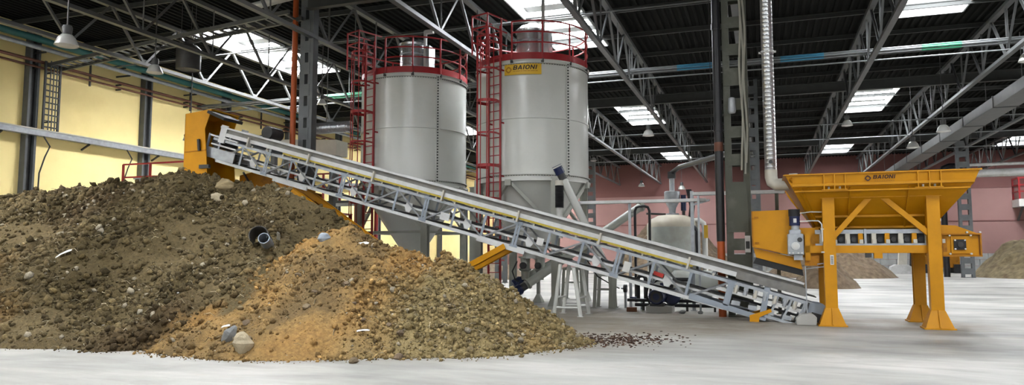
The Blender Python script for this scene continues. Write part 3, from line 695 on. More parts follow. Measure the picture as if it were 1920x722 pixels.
for i in range(18):
    s_ = S0 + i * (S1 - S0) / 17
    cbar('cross_member', (s_, 0, YA), (s_, 0, YB), .06, .06, M_strut)
    cbar('cross_brace', (s_, 0.05, YA), (s_ + .6, .05, YB), .04, .04, M_dark)
    # hanging return-roller bracket and roller
    if i % 2 == 1 and i < 17:
        m = MB(); s2 = s_ + .45
        m.prism([cp(s2 - .10, .40, YA + .05), cp(s2 + .10, .40, YA + .05), cp(s2 + .13, .25, YA + .05), cp(s2 + .06, .12, YA + .05), cp(s2 - .06, .12, YA + .05), cp(s2 - .13, .25, YA + .05)], (0, .012, 0)); m.build('roller_bracket', M_galv_light, cv)
        piece('return_roller', cp(s2, .28, YA + .06), cp(s2, .28, YB - .06), .06, .06, M_dark, cv, 'tube')
# side skirt of the carrying belt
for y, sg in ((YA, -1), (YB, 1)):
    yo = y + sg * .07
    cbar('skirt_plate', (S0 + .05, SK0 + .10, yo), (S1 + .1, SK0 + .10, yo), .02, .12, M_galv_light)
    cbar('skirt_plate', (S1 + .1, SK0 + .10, yo), (S2 - .35, SK0 + .12, yo), .03, .20, M_dirtysteel)
    cbar('side_cap', (S0 - .05, SK1 - .02, yo + sg * .015), (S2 - .45, SK1 - .02, yo + sg * .015), .08, .055, M_galv_light)
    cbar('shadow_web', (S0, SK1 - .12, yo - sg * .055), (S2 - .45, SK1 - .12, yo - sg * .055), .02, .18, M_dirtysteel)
    cbar('yellow_edge_strip', (-9.0, SK0 + .01, yo), (4.3, SK0 + .01, yo), .03, .055, M_yellow)
    for i in range(7):
        s_ = -10.4 + i * 2.43
        if s_ < 5.4: cbar('clamp_bracket', (s_, UN + .02, yo + sg * .03), (s_, SK0 + .22, yo + sg * .03), .13, .05, M_cream, up=ES)
    for i in range(26):
        s_ = -10.9 + i * .63
        cbar('stud', (s_, UN + .03, y - .02), (s_, UN + .10, y - .02), .05, .05, M_cream, up=ES)
bm_ = MB(); bm_.prism([cp(S0, SK0 + .06, YA + .02), cp(S2 - .1, SK0 + .06, YA + .02), cp(S2 - .1, SK0 + .08, YA + .02), cp(S0, SK0 + .08, YA + .02)], (0, YB - YA - .04, 0)); bm_.build('carrying_belt', M_belt, cv)
bm_ = MB(); bm_.prism([cp(S0 + .4, .33, YA + .1), cp(S2 - .2, .30, YA + .1), cp(S2 - .2, .32, YA + .1), cp(S0 + .4, .35, YA + .1)], (0, YB - YA - .2, 0)); bm_.build('return_belt', M_belt, cv)
for i in range(20):
    s_ = S0 + .3 + i * .85
    piece('carrying_roller', cp(s_, SK0 - .02, YA + .04), cp(s_, SK0 - .02, YB - .04), .055, .055, M_galv, cv, 'tube')
    for y in (YA + .09,): cbar('roller_stool', (s_, UN, y), (s_, SK0 + .05, y), .06, .05, M_dark)
# loading section: sprung idler boxes, bottom sill, tail drum and guard
m = MB(); m.prism([cp(S1 - .9, -.02, YA - .05), cp(S1 - .9, .14, YA - .05), cp(S1 + 1.05, .08, YA - .05), cp(S1 + 1.05, -.02, YA - .05)], (0, .05, 0)); m.build('bottom_sill', M_galv_blue, cv)
m = MB(); m.prism([cp(S1 - .9, -.02, YB), cp(S1 - .9, .14, YB), cp(S1 + 1.05, .08, YB), cp(S1 + 1.05, -.02, YB)], (0, .05, 0)); m.build('bottom_sill', M_galv_blue, cv)
for y in (YA, YB):
    cbar('tail_post', (S1 + .02, 0, y), (S1 + .02, UN, y), .13, .10, M_galv_blue, 'angle'); cbar('tail_post', (S1 + .95, .05, y), (S1 + .90, UN + .12, y), .14, .10, M_galv_blue)
    cbar('tail_rail', (S1 + .9, .10, y), (S2, .10, y), .06, .07, M_galv); cbar('tail_rail', (S1 - .3, .46, y), (S2 - .15, .46, y), .05, .09, M_galv_light)
    for i in range(8):
        s_ = S1 + .12 + i * .24
        cbar('impact_idler', (s_, UN - .06, y - .01), (s_ + .11, UN - .06, y - .01), .10, .12, M_galv)
        cbar('idler_spring', (s_ + .06, UN - .24, y - .03), (s_ + .06, UN - .04, y - .03), .05, .05, M_galv if i % 2 else M_cream, 'tube6')
    for i in range(4): cbar('idler_box', (S1 + .15 + i * .42, .20, y), (S1 + .36 + i * .42, .22, y), .06, .11, M_galv)
    for i in range(3): cbar('tail_brace', (S1 + 1.1 + i * .32, .10, y), (S1 + 1.2 + i * .32, UN - .05, y), .05, .06, M_galv)
piece('tail_drum', cp(S2, .42, YA + .06), cp(S2, .42, YB - .06), .19, .19, M_dark, cv, 'tube')
for y in (YA - .06, YB + .04):
    m = MB(); pts = [cp(S2 - .24, .06, y), cp(S2 - .24, .72, y)] + [cp(S2 + .04 + .36 * math.sin(a), .40 + .36 * math.cos(a), y) for a in [R(v) for v in range(0, 181, 20)]]
    m.prism(pts, (0, .02, 0)); tg = m.build('tail_guard', M_galv_blue, cv)
    piece('bearing_block', cp(S2 - .12, .42, y - .05), cp(S2 + .12, .42, y - .05), .10, .2, M_dark, tg, up=EN)
    piece('tail_guard_rim', cp(S2 - .24, .06, y - .02), cp(S2 - .24, .72, y - .02), .05, .04, M_dark, tg)
# tail foot: strut and yellow shoe
for y in (YA, YB):
    piece('foot_strut', cp(4.6, 0, y), Vector((-.30, y, .12)), .07, .07, M_galv, cv)
    m = MB(); m.prism([(-.38, y - .06, 0), (-.16, y - .06, 0), (-.14, y - .06, .12), (.16, y - .06, .26), (.12, y - .06, .33), (-.20, y - .06, .22), (-.38, y - .06, .16)], (0, .12, 0)); m.build('foot_shoe', M_orange, cv)
# orange V undercarriage: legs from two saddle plates to the axle behind the heap
AX = Vector((-9.46, 0, .66))
for y in (YA - .02, YB + .02):
    for top, w_ in ((Vector((-14.3, 0, 3.80)), .22), (Vector((-6.95, 0, 1.93)), .20)):
        d = (AX - top).normalized()
        a = Vector((top.x, y, top.z)); b_ = Vector((AX.x, y, AX.z))
        piece('carriage_leg', a, b_, .16, w_, M_orange, cv, 'ibeam', up=(0, 1, 0))
for s_ in ((-9.15, -8.0), (-1.75, -.45)):
    for y in (YA - .04, YB + .04): cbar('saddle_plate', (s_[0], -.06, y), (s_[1] + .2, -.06, y), .06, .12, M_galv_light)
piece('axle', Vector((AX.x, YA - .35, AX.z)), Vector((AX.x, YB + .35, AX.z)), .07, .07, M_dark, cv, 'tube')
for y in (YA - .45, YB + .22):
    MB().lathe([(.12, 0), (.30, .0), (.36, .03), (.37, .11), (.36, .19), (.30, .22), (.12, .22)], 24, (AX.x, y, .38), M=Matrix.Rotation(R(-90), 3, 'X')).build('wheel', M_black, cv, True)
# head: drum, side cheeks, drive motor, orange discharge hood
piece('head_drum', cp(S0 - .2, .62, YA + .06), cp(S0 - .2, .62, YB - .06), .24, .24, M_dark, cv, 'tube')
for y in (YA - .07, YB + .05):
    m = MB(); m.prism([cp(S0 - .55, .05, y), cp(S0 + .75, .05, y), cp(S0 + .75, .40, y), cp(S0 - .55, .40, y)], (0, .02, 0)); m.build('head_side_panel', M_galv, cv)
    cbar('head_take_up', (S0 - .30, .52, y), (S0 + .75, .52, y), .05, .05, M_galv_light); cbar('head_take_up', (S0 - .45, .80, y), (S0 + .75, .78, y), .05, .05, M_galv_light)
    m = MB(); m.prism([cp(S0 - .05, .62, y - .02), cp(S0 + .20, .62, y - .02), cp(S0 + .20, 1.22, y - .02), cp(S0 - .05, 1.22, y - .02)], (0, .06, 0)); m.build('head_cover_plate', M_galv_light, cv)
    cbar('head_post', (S0 - .45, .05, y), (S0 - .45, .84, y), .06, .06, M_galv_blue)
MB().tube(cp(S0 + 1.1, 1.34, YB - .1), cp(S0 + 1.1, 1.34, YB + .55), .22, 16).build('drive_motor', M_dark, cv, True)
cbar('drive_gearbox', (S0 + .7, 1.0, YB + .2), (S0 + 1.1, 1.2, YB + .2), .3, .3, M_dark)
hd = MB()
HY0, HY1 = 19.20, 20.55
prof = [(-18.42, 4.0), (-18.44, 6.42), (-17.38, 6.52), (-17.62, 5.9), (-17.52, 5.0), (-17.42, 4.0)]
hd.prism([(x, HY0, z) for x, z in prof], (0, .03, 0)); hd.prism([(x, HY1 - .03, z) for x, z in prof], (0, .03, 0))
hd.bb((-18.46, HY0, 4.0), (-18.42, HY1, 6.42)); hd.prism([(-18.46, HY0, 6.42), (-18.46, HY0, 6.46), (-17.36, HY0, 6.56), (-17.36, HY0, 6.52)], (0, HY1 - HY0, 0))
hdo = hd.build('discharge_hood', M_orange, cv)
piece('hood_seam', (-18.43, HY0 - .01, 5.15), (-17.55, HY0 - .01, 5.18), .02, .03, M_orange_rust, hdo)
for x, z in ((-17.82, 5.55), (-17.8, 5.38)): piece('hood_latch', (x, HY0 - .05, z), (x + .03, HY0 - .05, z - .22), .08, .07, M_dark, hdo)
piece('hood_flap', (-17.40, HY0 + .3, 6.45), (-16.7, HY0 + .3, 6.15), .9, .10, M_belt, hdo, up=(0, 0, 1))
piece('hood_lug', (-17.35, HY0 - .02, 4.62), (-17.75, HY0 - .02, 4.62), .10, .12, M_dark, hdo)
piece('hood_pin', (-18.46, HY0 + .2, 5.75), (-18.62, HY0 + .2, 5.75), .07, .07, M_dark, hdo, 'tube')
# orange-brown spill trough hung under the head
tr = MB(); tr.prism([(-17.3, 20.6, 3.35), (-17.3, 20.6, 4.45), (-16.8, 20.6, 4.55), (-14.2, 20.6, 3.85), (-14.2, 20.6, 3.35)], (0, .05, 0)); tr.prism([(-17.3, 21.0, 3.35), (-17.3, 21.0, 4.35), (-14.2, 21.0, 3.75), (-14.2, 21.0, 3.35)], (0, .05, 0))
tr.bb((-17.3, 20.6, 3.3), (-14.2, 21.05, 3.36)); tr.build('spill_trough', M_orange_rust, cv)
for x in (-16.9, -14.6): piece('trough_hanger', (x, 20.62, 4.2), (x, 20.3, 4.55 - (x + 17) * .277), .05, .05, M_dark, cv)
# small plates hung on the lattice
sg_ = cbar('warning_plate', (.02, .36, YA - .06), (.22, .36, YA - .06), .012, .20, M_white); cbar('warning_plate', (2.55, .34, YA - .06), (2.74, .34, YA - .06), .012, .28, M_white)
cbar('sensor_box', (-3.05, .30, YA - .06), (-2.75, .30, YA - .06), .04, .22, M_galv_light)
cbar('red_signal', (3.35, .38, YA + .15), (3.62, .36, YA + .15), .12, .10, M_red_lamp)
# ---- concrete weight and rod at the tail
t = thing('concrete_weight', 'rough white concrete block with steel rod beside conveyor tail', 'block', (1.12, 19.0, 0))
m = MB(); m.prism([(.70, 18.72, 0), (1.14, 18.72, 0), (1.16, 18.72, .20), (1.04, 18.72, .29), (.81, 18.72, .27), (.69, 18.72, .16)], (0, .36, 0)); m.build('block', M_conc, t, bevel=.03)
rod('rod', (.95, 18.9, .2), (.95, 19.02, 1.40), .014, M_galv, t)
# ---- white A trestle under the conveyor
t = thing('trestle', 'pale tubular A-frame trestle propping the conveyor beside heap', 'trestle', (-5.1, 19.6, 0))
for y in (19.36, 20.34):
    for x0, x1 in ((-5.52, -5.32), (-4.76, -4.95)):
        rod('leg', (x0, y, 0), (x1, y, 1.74 - (x1 + 6.12) * .277 - .09), .055, M_silo, t); plate('foot_plate', (x0 - .08, y - .08, 0), (x0 + .08, y + .08, .02), M_silo, t)
    rod('tie', (-5.47, y, .24), (-4.82, y, .24), .03, M_silo, t)
for x0 in (-5.44, -4.84): rod('cross_tie', (x0, 19.36, .5), (x0, 20.34, .5), .03, M_silo, t)
# ================================================================== feed hopper
hp = thing('feed_hopper', 'large orange feed hopper on four flared legs with chain feeder below', 'hopper', (2.6, 19.9, 0))
LX = (1.50, 3.72); LY = (18.95, 20.85)
for x in LX:
    for y in LY:
        lg_ = piece('leg', (x, y, 0), (x, y, 3.05), .27, .22, M_orange, hp, 'ibeam' if y > 20 else 'bar')
        m = MB(); ym = y
        m.add([(x - .29, y - .24, .03), (x + .29, y - .24, .03), (x + .29, y + .24, .03), (x - .29, y + .24, .03), (x - .145, y - .12, .42), (x + .145, y - .12, .42), (x + .145, y + .12, .42), (x - .145, y + .12, .42)], [(0, 1, 5, 4), (1, 2, 6, 5), (2, 3, 7, 6), (3, 0, 4, 7), (0, 3, 2, 1), (4, 5, 6, 7)])
        m.bb((x - .32, y - .27, 0), (x + .32, y + .27, .03)); m.build('flared_foot', M_orange, hp)
        piece('foot_rib', (x, y - .25, .03), (x, y - .125, .42), .02, .10, M_orange, hp)
for y in LY:
    piece('top_beam', (1.33, y, 3.13), (3.90, y, 3.13), .22, .17, M_orange, hp)
    piece('diagonal_brace', (1.60, y, 2.12), (2.42, y, 3.06), .12, .12, M_orange, hp); piece('diagonal_brace', (3.62, y, 2.18), (2.68, y, 3.06), .12, .12, M_orange, hp)
for x in LX: piece('side_beam', (x, LY[0], 3.13), (x, LY[1], 3.13), .2, .17, M_orange, hp)
# hopper shell: four sloping plates with an upright top band
RX0, RX1, RY0, RY1 = .55, 4.62, 18.55, 21.35; BX0, BX1, BY0, BY1 = 1.28, 3.80, 19.62, 20.30; ZR, ZBAND, ZBOT = 3.60, 3.30, 2.30
def sheet(name, q, m_=M_orange, th=.012):
    P = [Vector(p) for p in q]; nrm = (P[1] - P[0]).cross(P[-1] - P[0]).normalized() * th
    return MB().prism(P, nrm).build(name, m_, hp)
k1 = (ZR - ZBAND) / (ZR - ZBOT) * .0
bx0, bx1, by0, by1 = RX0 + .12, RX1 - .12, RY0 + .02, RY1 - .02
sheet('front_band', [(RX0, RY0, ZR), (RX1, RY0, ZR), (bx1 + 0, RY0 + .04, ZBAND), (bx0 + .02, RY0 + .04, ZBAND)])
sheet('rear_band', [(RX0, RY1, ZR), (RX1, RY1, ZR), (bx1, RY1 - .04, ZBAND), (bx0, RY1 - .04, ZBAND)])
sheet('front_plate', [(bx0 + .02, RY0 + .04, ZBAND), (bx1, RY0 + .04, ZBAND), (BX1, BY0, ZBOT), (BX0, BY0, ZBOT)])
sheet('rear_plate', [(bx0, RY1 - .04, ZBAND), (bx1, RY1 - .04, ZBAND), (BX1, BY1, ZBOT), (BX0, BY1, ZBOT)])
sheet('end_plate', [(RX0, RY0, ZR), (RX0, RY1, ZR), (BX0, BY1, ZBOT), (BX0, BY0, ZBOT)], M_orange_rust)
sheet('end_plate', [(RX1, RY0, ZR), (RX1, RY1, ZR), (BX1, BY1, ZBOT), (BX1, BY0, ZBOT)])
for a, b_ in (((RX0 - .03, RY0, ZR), (RX1 + .03, RY0, ZR)), ((RX0 - .03, RY1, ZR), (RX1 + .03, RY1, ZR)), ((RX0, RY0, ZR), (RX0, RY1, ZR)), ((RX1, RY0, ZR), (RX1, RY1, ZR))):
    piece('rim_flange', a, b_, .10, .03, M_orange, hp)
piece('stiffener_angle', (RX0 + .15, RY0 - .01, 3.345), (RX1 - .12, RY0 - .01, 3.345), .08, .06, M_orange, hp); piece('stiffener_angle', (RX0 + .2, RY0 + .02, 3.20), (RX1 - .2, RY0 + .02, 3.20), .05, .03, M_orange, hp)
piece('end_rib', (.66, RY0 - .01, 3.52), (1.24, 19.55, 2.36), .05, .09, M_orange_rust, hp); piece('end_rib', (.88, RY0 + .05, 3.28), (1.30, 19.45, 2.45), .05, .09, M_orange, hp)
for x in (1.98, 3.22): piece('plate_rib', (x, RY0 + .06, ZBAND), (x, BY0 - .02, ZBOT), .04, .10, M_orange, hp)
for zz, yy in ((2.62, 19.26), (2.36, 19.52)): piece('plate_rib', (BX0 - .05, yy - .03, zz), (BX1 + .05, yy - .03, zz), .05, .05, M_orange, hp)
for x0 in (1.40, 3.38):
    for i in range(3): plate('bracket_plate', (x0 + i * .23 - .012, 18.72, 3.22), (x0 + i * .23 + .012, RY0 - .06, 3.59), M_orange, hp)
    plate('bracket_base', (x0 - .05, 18.52, 3.215), (x0 + .51, 18.98, 3.24), M_orange, hp)
    for i in range(2): rod('bracket_bolt', (x0 + .11 + i * .24, 18.6, 3.24), (x0 + .11 + i * .24, 18.6, 3.30), .025, M_cream, hp)
# chain feeder channel
for y in (19.10, 20.70):
    piece('lower_beam', (.95, y, 1.82), (3.86, y, 1.82), .14, .18, M_orange, hp)
    piece('upper_angle', (1.2, y, 2.24), (3.86, y, 2.24), .10, .10, M_galv, hp); piece('lower_angle', (1.2, y - .02, 1.93), (3.86, y - .02, 1.93), .08, .05, M_galv, hp)
plate('feeder_pan', (1.0, 19.2, 1.95), (3.95, 20.6, 2.2), M_dark, hp)
for i in range(10):
    x = 1.30 + i * .285
    plate('side_post', (x, 19.05, 1.93), (x + .10, 19.2, 2.20), M_orange if i % 2 else M_cream, hp)
    plate('roller_end', (x + .02, 19.0, 1.96), (x + .10, 19.06, 2.05), M_cream, hp)
    rod('feeder_roller', (x + .19, 19.12, 2.05), (x + .19, 19.2, 2.05), .06, M_dark, hp)
plate('feeder_stop', (2.28, 19.02, 1.92), (2.33, 19.09, 2.30), M_galv, hp)
# idle end box with bearing
bx = MB(); bx.prism([(3.86, 19.05, 2.16), (3.86, 19.05, 2.38), (4.20, 19.05, 2.36), (4.66, 19.05, 2.16)], (0, 1.6, 0)); bx.build('end_cover', M_orange, hp)
eb = MB().bb((3.86, 19.05, 1.66), (4.64, 20.65, 2.16)).build('end_box', M_orange, hp)
for a, b_ in (((3.86, 2.16), (4.68, 2.16)), ((3.86, 1.66), (4.68, 1.66))): piece('box_flange', (a[0], 19.0, a[1]), (b_[0], 19.0, b_[1]), .12, .03, M_orange_rust, eb)
for x in (3.88, 4.66): piece('box_flange', (x, 19.0, 1.66), (x, 19.0, 2.16), .03, .12, M_orange_rust, eb)
plate('bearing_plate', (4.08, 19.0, 1.72), (4.46, 19.05, 2.12), M_orange, eb); plate('slot', (3.92, 19.035, 1.75), (4.0, 19.06, 2.1), M_orange_rust, eb)
plate('bearing', (4.13, 18.96, 1.80), (4.37, 19.01, 2.04), M_black, eb); rod('shaft_end', (4.25, 18.90, 1.92), (4.25, 18.98, 1.92), .06, M_dark, eb)
for x, z in ((4.05, 2.13), (4.47, 2.13), (4.05, 1.71), (4.47, 1.71), (4.66, 2.2), (4.4, 2.2)): rod('bolt', (x, 18.95, z), (x, 19.01, z), .022, M_white, eb)
for x, z in ((4.15, 1.82), (4.35, 1.82), (4.15, 2.02), (4.35, 2.02)): rod('bolt', (x, 18.93, z), (x, 18.98, z), .018, M_white, eb)
# discharge hood and chute over the conveyor tail
m = MB(); Y0h, Y1h = 19.15, 20.60
hood = [(-.26, 1.88), (-.26, 2.78), (.62, 2.80), (.86, 2.62), (.86, 1.62)]
m.prism([(x, Y0h, z) for x, z in hood], (0, Y1h - Y0h, 0)); db = m.build('discharge_box', M_orange, hp)
m = MB(); ch = [(-.24, 1.86), (.84, 1.60), (.90, 1.32), (-.18, 1.62)]
m.prism([(x, Y0h + .10, z) for x, z in ch], (0, Y1h - Y0h - .2, 0)); m.build('discharge_chute', M_orange, hp)
m = MB(); m.prism([(x, Y0h + .14, z) for x, z in [(-.18, 1.62), (.90, 1.32), (.92, 1.16), (-.26, 1.47)]], (0, Y1h - Y0h - .3, 0)); m.build('rubber_skirt', M_black, hp)
for x, z in ((-.20, 1.98), (-.20, 2.62)): piece('hinge', (x, Y0h - .02, z), (x + .10, Y0h - .02, z), .03, .04, M_orange_rust, db)
piece('box_seam', (-.14, Y0h - .008, 1.86), (.40, Y0h - .008, 1.74), .015, .02, M_orange_rust, db); piece('box_edge', (-.25, Y0h - .01, 1.9), (-.25, Y0h - .01, 2.78), .03, .03, M_orange_rust, hp)
plate('feeder_neck', (.86, 19.2, 1.62), (1.3, 20.6, 2.35), M_orange, hp)
piece('neck_rib', (1.02, 19.1, 1.55), (1.02, 19.1, 2.2), .12, .14, M_orange, hp); plate('shaft_guard', (.95, 19.08, 1.42), (1.28, 19.2, 1.66), M_orange_rust, hp)
# geared drive motor
gm = MB(); gm.bb((.56, 18.88, 1.68), (.93, 19.16, 2.20)); gm.bb((.60, 18.90, 2.16), (.88, 19.14, 2.30)); gb_ = gm.build('gearbox', M_galv, hp, bevel=.03)
rod('gear_neck', (.75, 19.02, 2.28), (.75, 19.02, 2.42), .10, M_galv, gb_); MB().tube((.74, 19.02, 2.40), (.74, 19.02, 2.64), .125, 16).build('motor_body', M_blue, gb_, True); MB().tube((.74, 19.02, 2.63), (.74, 19.02, 2.80), .135, 16).build('fan_cowl', M_black, gb_, True)
plate('rating_plate', (.71, 18.885, 2.47), (.78, 18.90, 2.57), M_white, gb_)
rod('output_flange', (.74, 18.83, 1.90), (.74, 18.9, 1.90), .10, M_galv_light, gb_); rod('output_shaft', (.74, 18.80, 1.90), (.74, 18.86, 1.90), .055, M_white, gb_); rod('oil_sight', (.84, 18.85, 2.05), (.84, 18.9, 2.05), .06, M_dark, gb_)
for x in (.60, .68, .80, .88): rod('bolt', (x, 18.85, 1.73), (x, 18.9, 1.73), .02, M_galv_light, gb_)
plate('torque_arm', (.70, 18.95, 1.56), (.90, 19.1, 1.70), M_galv, hp)
MB().path([(.86, 18.98, 2.50), (1.15, 18.9, 2.51), (1.28, 18.86, 2.50), (1.34, 18.83, 2.42), (1.345, 18.82, 2.0)], .017, 6).build('motor_conduit', M_white, hp, True)
MB().path([(.85, 18.98, 2.70), (1.1, 18.98, 2.73), (1.42, 18.98, 2.72)], .014, 6).build('motor_conduit', M_white, hp, True)
for z in (1.75, 2.3): piece('conduit_clip', (1.31, 18.82, z), (1.38, 18.82, z), .03, .03, M_white, hp)
plate('label_plate', (1.50, 18.82, 1.45), (1.58, 18.84, 1.68), M_white, hp)
for i in range(6): plate('label_print', (1.515, 18.817, 1.48 + i * .03), (1.565, 18.82, 1.495 + i * .03), M_dark, hp)
plate('under_bracket', (2.48, 19.05, 1.60), (2.66, 19.2, 1.74), M_orange, hp); plate('under_bracket', (2.30, 19.05, 1.62), (2.42, 19.2, 1.74), M_dark, hp)
for z in (1.32, 1.40): piece('cable_tray', (.85, 19.35, z), (1.5, 18.9, z + .1), .02, .02, M_galv, hp)
# print on the band: outline logo and name
LOGOX, LOGOZ = 2.37, 3.47
def text_on_plane(body, size, x, y, z, m_, parent, shear=.18, name='lettering'):
    me = text_mesh(body, size, .002, shear, wide=1.2)
    off = ORG[parent.name]
    me.transform(Matrix.Translation((x - off.x, y - off.y, z - off.z)) @ Matrix.Rotation(R(90), 4, 'X')); me.materials.append(m_)
    return link(name, me, parent)
def diamond_ring(x, y, z, a, b_, m_, parent, n=28, pw=1.45):
    m = MB(); V = []
    for rr in (a, b_):
        for i in range(n):
            t_ = 2 * math.pi * i / n; c, s_ = math.cos(t_), math.sin(t_)
            V.append((x + rr * math.copysign(abs(c) ** pw, c), y, z + rr * math.copysign(abs(s_) ** pw, s_)))
    V += [(v[0], v[1] - .004, v[2]) for v in V]
    F = []
    for i in range(n):
        j = (i + 1) % n
        F += [(i, j, n + j, n + i), (2 * n + i, 3 * n + i, 3 * n + j, 2 * n + j), (i, 2 * n + i, 2 * n + j, j), (n + i, n + j, 3 * n + j, 3 * n + i)]
    m.add(V, F); return m.build('logo', m_, parent)
diamond_ring(LOGOX - .02, RY0 - .003, LOGOZ, .07, .036, M_sign_hop, hp); text_on_plane('BAIONI', .092, LOGOX + .085, RY0 - .003, LOGOZ - .02, M_sign_hop, hp)
for i in range(9): plate('small_print', (LOGOX + .12 + i * .048, RY0 + .004, LOGOZ - .078), (LOGOX + .15 + i * .048, RY0 + .012, LOGOZ - .064), M_sign_brown, hp)
# ---- spiral ventilation duct coming down beside the hopper
t = thing('spiral_duct', 'silver spiral-wound duct dropping from the roof to the hopper', 'duct', (.27, 19.9, 3.6))
DXc, DYc = .24, 19.95
m = MB(); prof = []
for i in range(int((11.5 - 3.7) / .11)):
    z = 3.75 + i * .11; prof += [(.150, z), (.150, z + .09), (.156, z + .10), (.150, z + .11)]
m.lathe(prof, 20, (DXc, DYc, 0)); m.build('spiral_pipe', M_spiral, t, True)
MB().lathe([(.15, 7.02), (.175, 7.02), (.175, 7.08), (.15, 7.08)], 20, (DXc, DYc, 0)).build('joint_ring', M_galv_light, t, True)
rod('ring_lug', (DXc - .22, DYc, 7.05), (DXc + .22, DYc, 7.05), .03, M_galv_light, t)
MB().path([(DXc, DYc, 3.9), (DXc, DYc, 3.72), (DXc + .03, DYc - .03, 3.58), (DXc + .12, DYc - .08, 3.50), (DXc + .55, DYc - .2, 3.50)], .16, 18).build('elbow', M_cream, t, True)
rod('inspection_port', (DXc, DYc - .17, 4.1), (DXc, DYc - .12, 4.1), .05, M_dark, t)
plate('spigot_collar', (DXc + .42, 19.3, 3.58), (DXc + .62, 20.2, 3.72), M_cream, t)
# ================================================================== silos
SR, SZ0, SZ1 = 2.0, 4.2, 8.2
def silo(cx, cy, label, seam_deg, lad_deg, signed):
    d = Vector((-cx, -cy, 0)).normalized(); base = math.atan2(d.y, d.x)        # direction of the hall's gate end
    def ang(deg): return base + R(deg)
    def pt(deg, r, z): return Vector((cx + r * math.cos(ang(deg)), cy + r * math.sin(ang(deg)), z))
    t = thing('storage_silo', label, 'silo', (cx, cy, 0))
    MB().lathe([(SR, SZ0), (SR, SZ1)], 96, (cx, cy, 0)).build('shell', M_silo, t, True)
    MB().lathe([(SR, SZ1), (SR + .01, SZ1 + .02), (.5, SZ1 + .30), (.001, SZ1 + .30)], 64, (cx, cy, 0)).build('roof_cone', M_silo, t, True)
    MB().lathe([(SR, SZ0), (.36, 1.72), (.36, 1.55)], 64, (cx, cy, 0)).build('discharge_cone', M_silo, t, True)
    MB().lathe([(SR - .01, 6.22), (SR + .03, 6.23), (SR + .03, 6.27), (SR - .01, 6.28)], 96, (cx, cy, 0)).build('girth_seam', M_silo, t, True)
    MB().lathe([(SR - .02, SZ0 - .07), (SR + .07, SZ0 - .07), (SR + .07, SZ0 + .0), (SR - .02, SZ0 + .0)], 96, (cx, cy, 0)).build('skirt_ring', M_silo, t, True)
    _m = MB().lathe([(SR - .02, SZ0 + .12), (SR + .05, SZ0 + .12), (SR + .05, SZ0 + .15), (SR - .02, SZ0 + .15)], 96, (cx, cy, 0)); fl0 = _m.build('lower_flange', M_silo_leg, t, True)
    _m = MB().lathe([(SR - .02, SZ1 - .12), (SR + .05, SZ1 - .12), (SR + .05, SZ1 - .09), (SR - .02, SZ1 - .09)], 96, (cx, cy, 0)); fl1 = _m.build('upper_flange', M_silo_leg, t, True)
    MB().lathe([(SR + .03, SZ1 - .02), (SR + .06, SZ1 + .02), (SR - .02, SZ1 + .05)], 96, (cx, cy, 0)).build('eave_ring', M_silo, t, True)
    for i in range(72):
        a = -95 + i * 2.66
        for z, fl in ((SZ0 + .10, fl0), (SZ1 - .14, fl1)): p = pt(a, SR + .025, z); rod('flange_bolt', p, p + Vector((0, 0, .03)), .016, M_dark, fl)
    # upright bolted seams
    for sd in (seam_deg, seam_deg - 180):
        p = pt(sd, SR + .012, SZ0); q = pt(sd, SR + .012, SZ1)
        nrm = Vector((math.cos(ang(sd)), math.sin(ang(sd)), 0))
        st_ = MB().bar(p, q, .15, .03, nrm).build('seam_strip', M_silo, t)
        if sd == seam_deg:
            for i in range(38):
                z = SZ0 + .15 + i * .102; p = pt(sd - .5, SR + .02, z); piece('seam_bolt', p, p + nrm * .03, .030, .030, M_dark, st_, 'tube6')
    # red top: kick plate, posts, rails
    _m = MB().lathe([(SR - .02, SZ1 + .03), (SR - .02, SZ1 + .27), (SR + .0, SZ1 + .27), (SR + .0, SZ1 + .03)], 96, (cx, cy, 0)); rl_ = _m.build('guard_railing', M_red, t, True)
    for z in (SZ1 + .62, SZ1 + .98, SZ1 + 1.36):
        MB().path(arcpts((cx, cy), SR - .01, ang(lad_deg + 16), ang(lad_deg + 344), z, 60), .026 if z < 9.5 else .03, 6).build('guard_rail', M_red, rl_, True)
    for i in range(12):
        a = lad_deg + 16 + i * 328 / 11; piece('rail_post', pt(a, SR + .005, SZ1 - .05), pt(a, SR + .005, SZ1 + 1.36), .05, .05, M_red, rl_)
        piece('post_foot', pt(a, SR + .03, SZ1 - .08), pt(a, SR + .03, SZ1 + .04), .09, .05, M_dark, rl_)
    # bag filter on the roof and vent pipe
    f = MB().lathe([(.52, SZ1 + .2), (.52, SZ1 + 1.65)], 32, pt(190, .35, 0)).build('filter_housing', M_stainless, t, True)
    MB().lathe([(.56, SZ1 + 1.62), (.57, SZ1 + 1.70), (.40, SZ1 + 1.86), (.001, SZ1 + 1.90)], 32, pt(190, .35, 0)).build('filter_lid', M_stainless, f, True)
    c_ = pt(190, .35, 0)
    for z in (SZ1 + .75, SZ1 + 1.25): MB().lathe([(.52, z), (.535, z), (.535, z + .04), (.52, z + .04)], 32, c_).build('clamp_band', M_galv, f, True)
    a = pt(90, .55, 0)
    MB().bb((a.x - .12, a.y - .25, SZ1 + .2), (a.x + .12, a.y + .25, SZ1 + 1.55)).build('filter_box', M_stainless, f)
    p = pt(70, .42, SZ1 + .2); top = 11.0 if signed else 10.35
    rod('vent_pipe', p, Vector((p.x, p.y, top)), .07, M_galv_light, t)
    if not signed: plate('vent_head', (p.x, p.y - .07, top - .12), (p.x + .34, p.y + .07, top + .02), M_galv_light, t)
    # caged ladder
    la = ang(lad_deg); rad = Vector((math.cos(la), math.sin(la), 0)); tan = Vector((-math.sin(la), math.cos(la), 0)); B = Vector((cx, cy, 0)) + rad * (SR + .17)
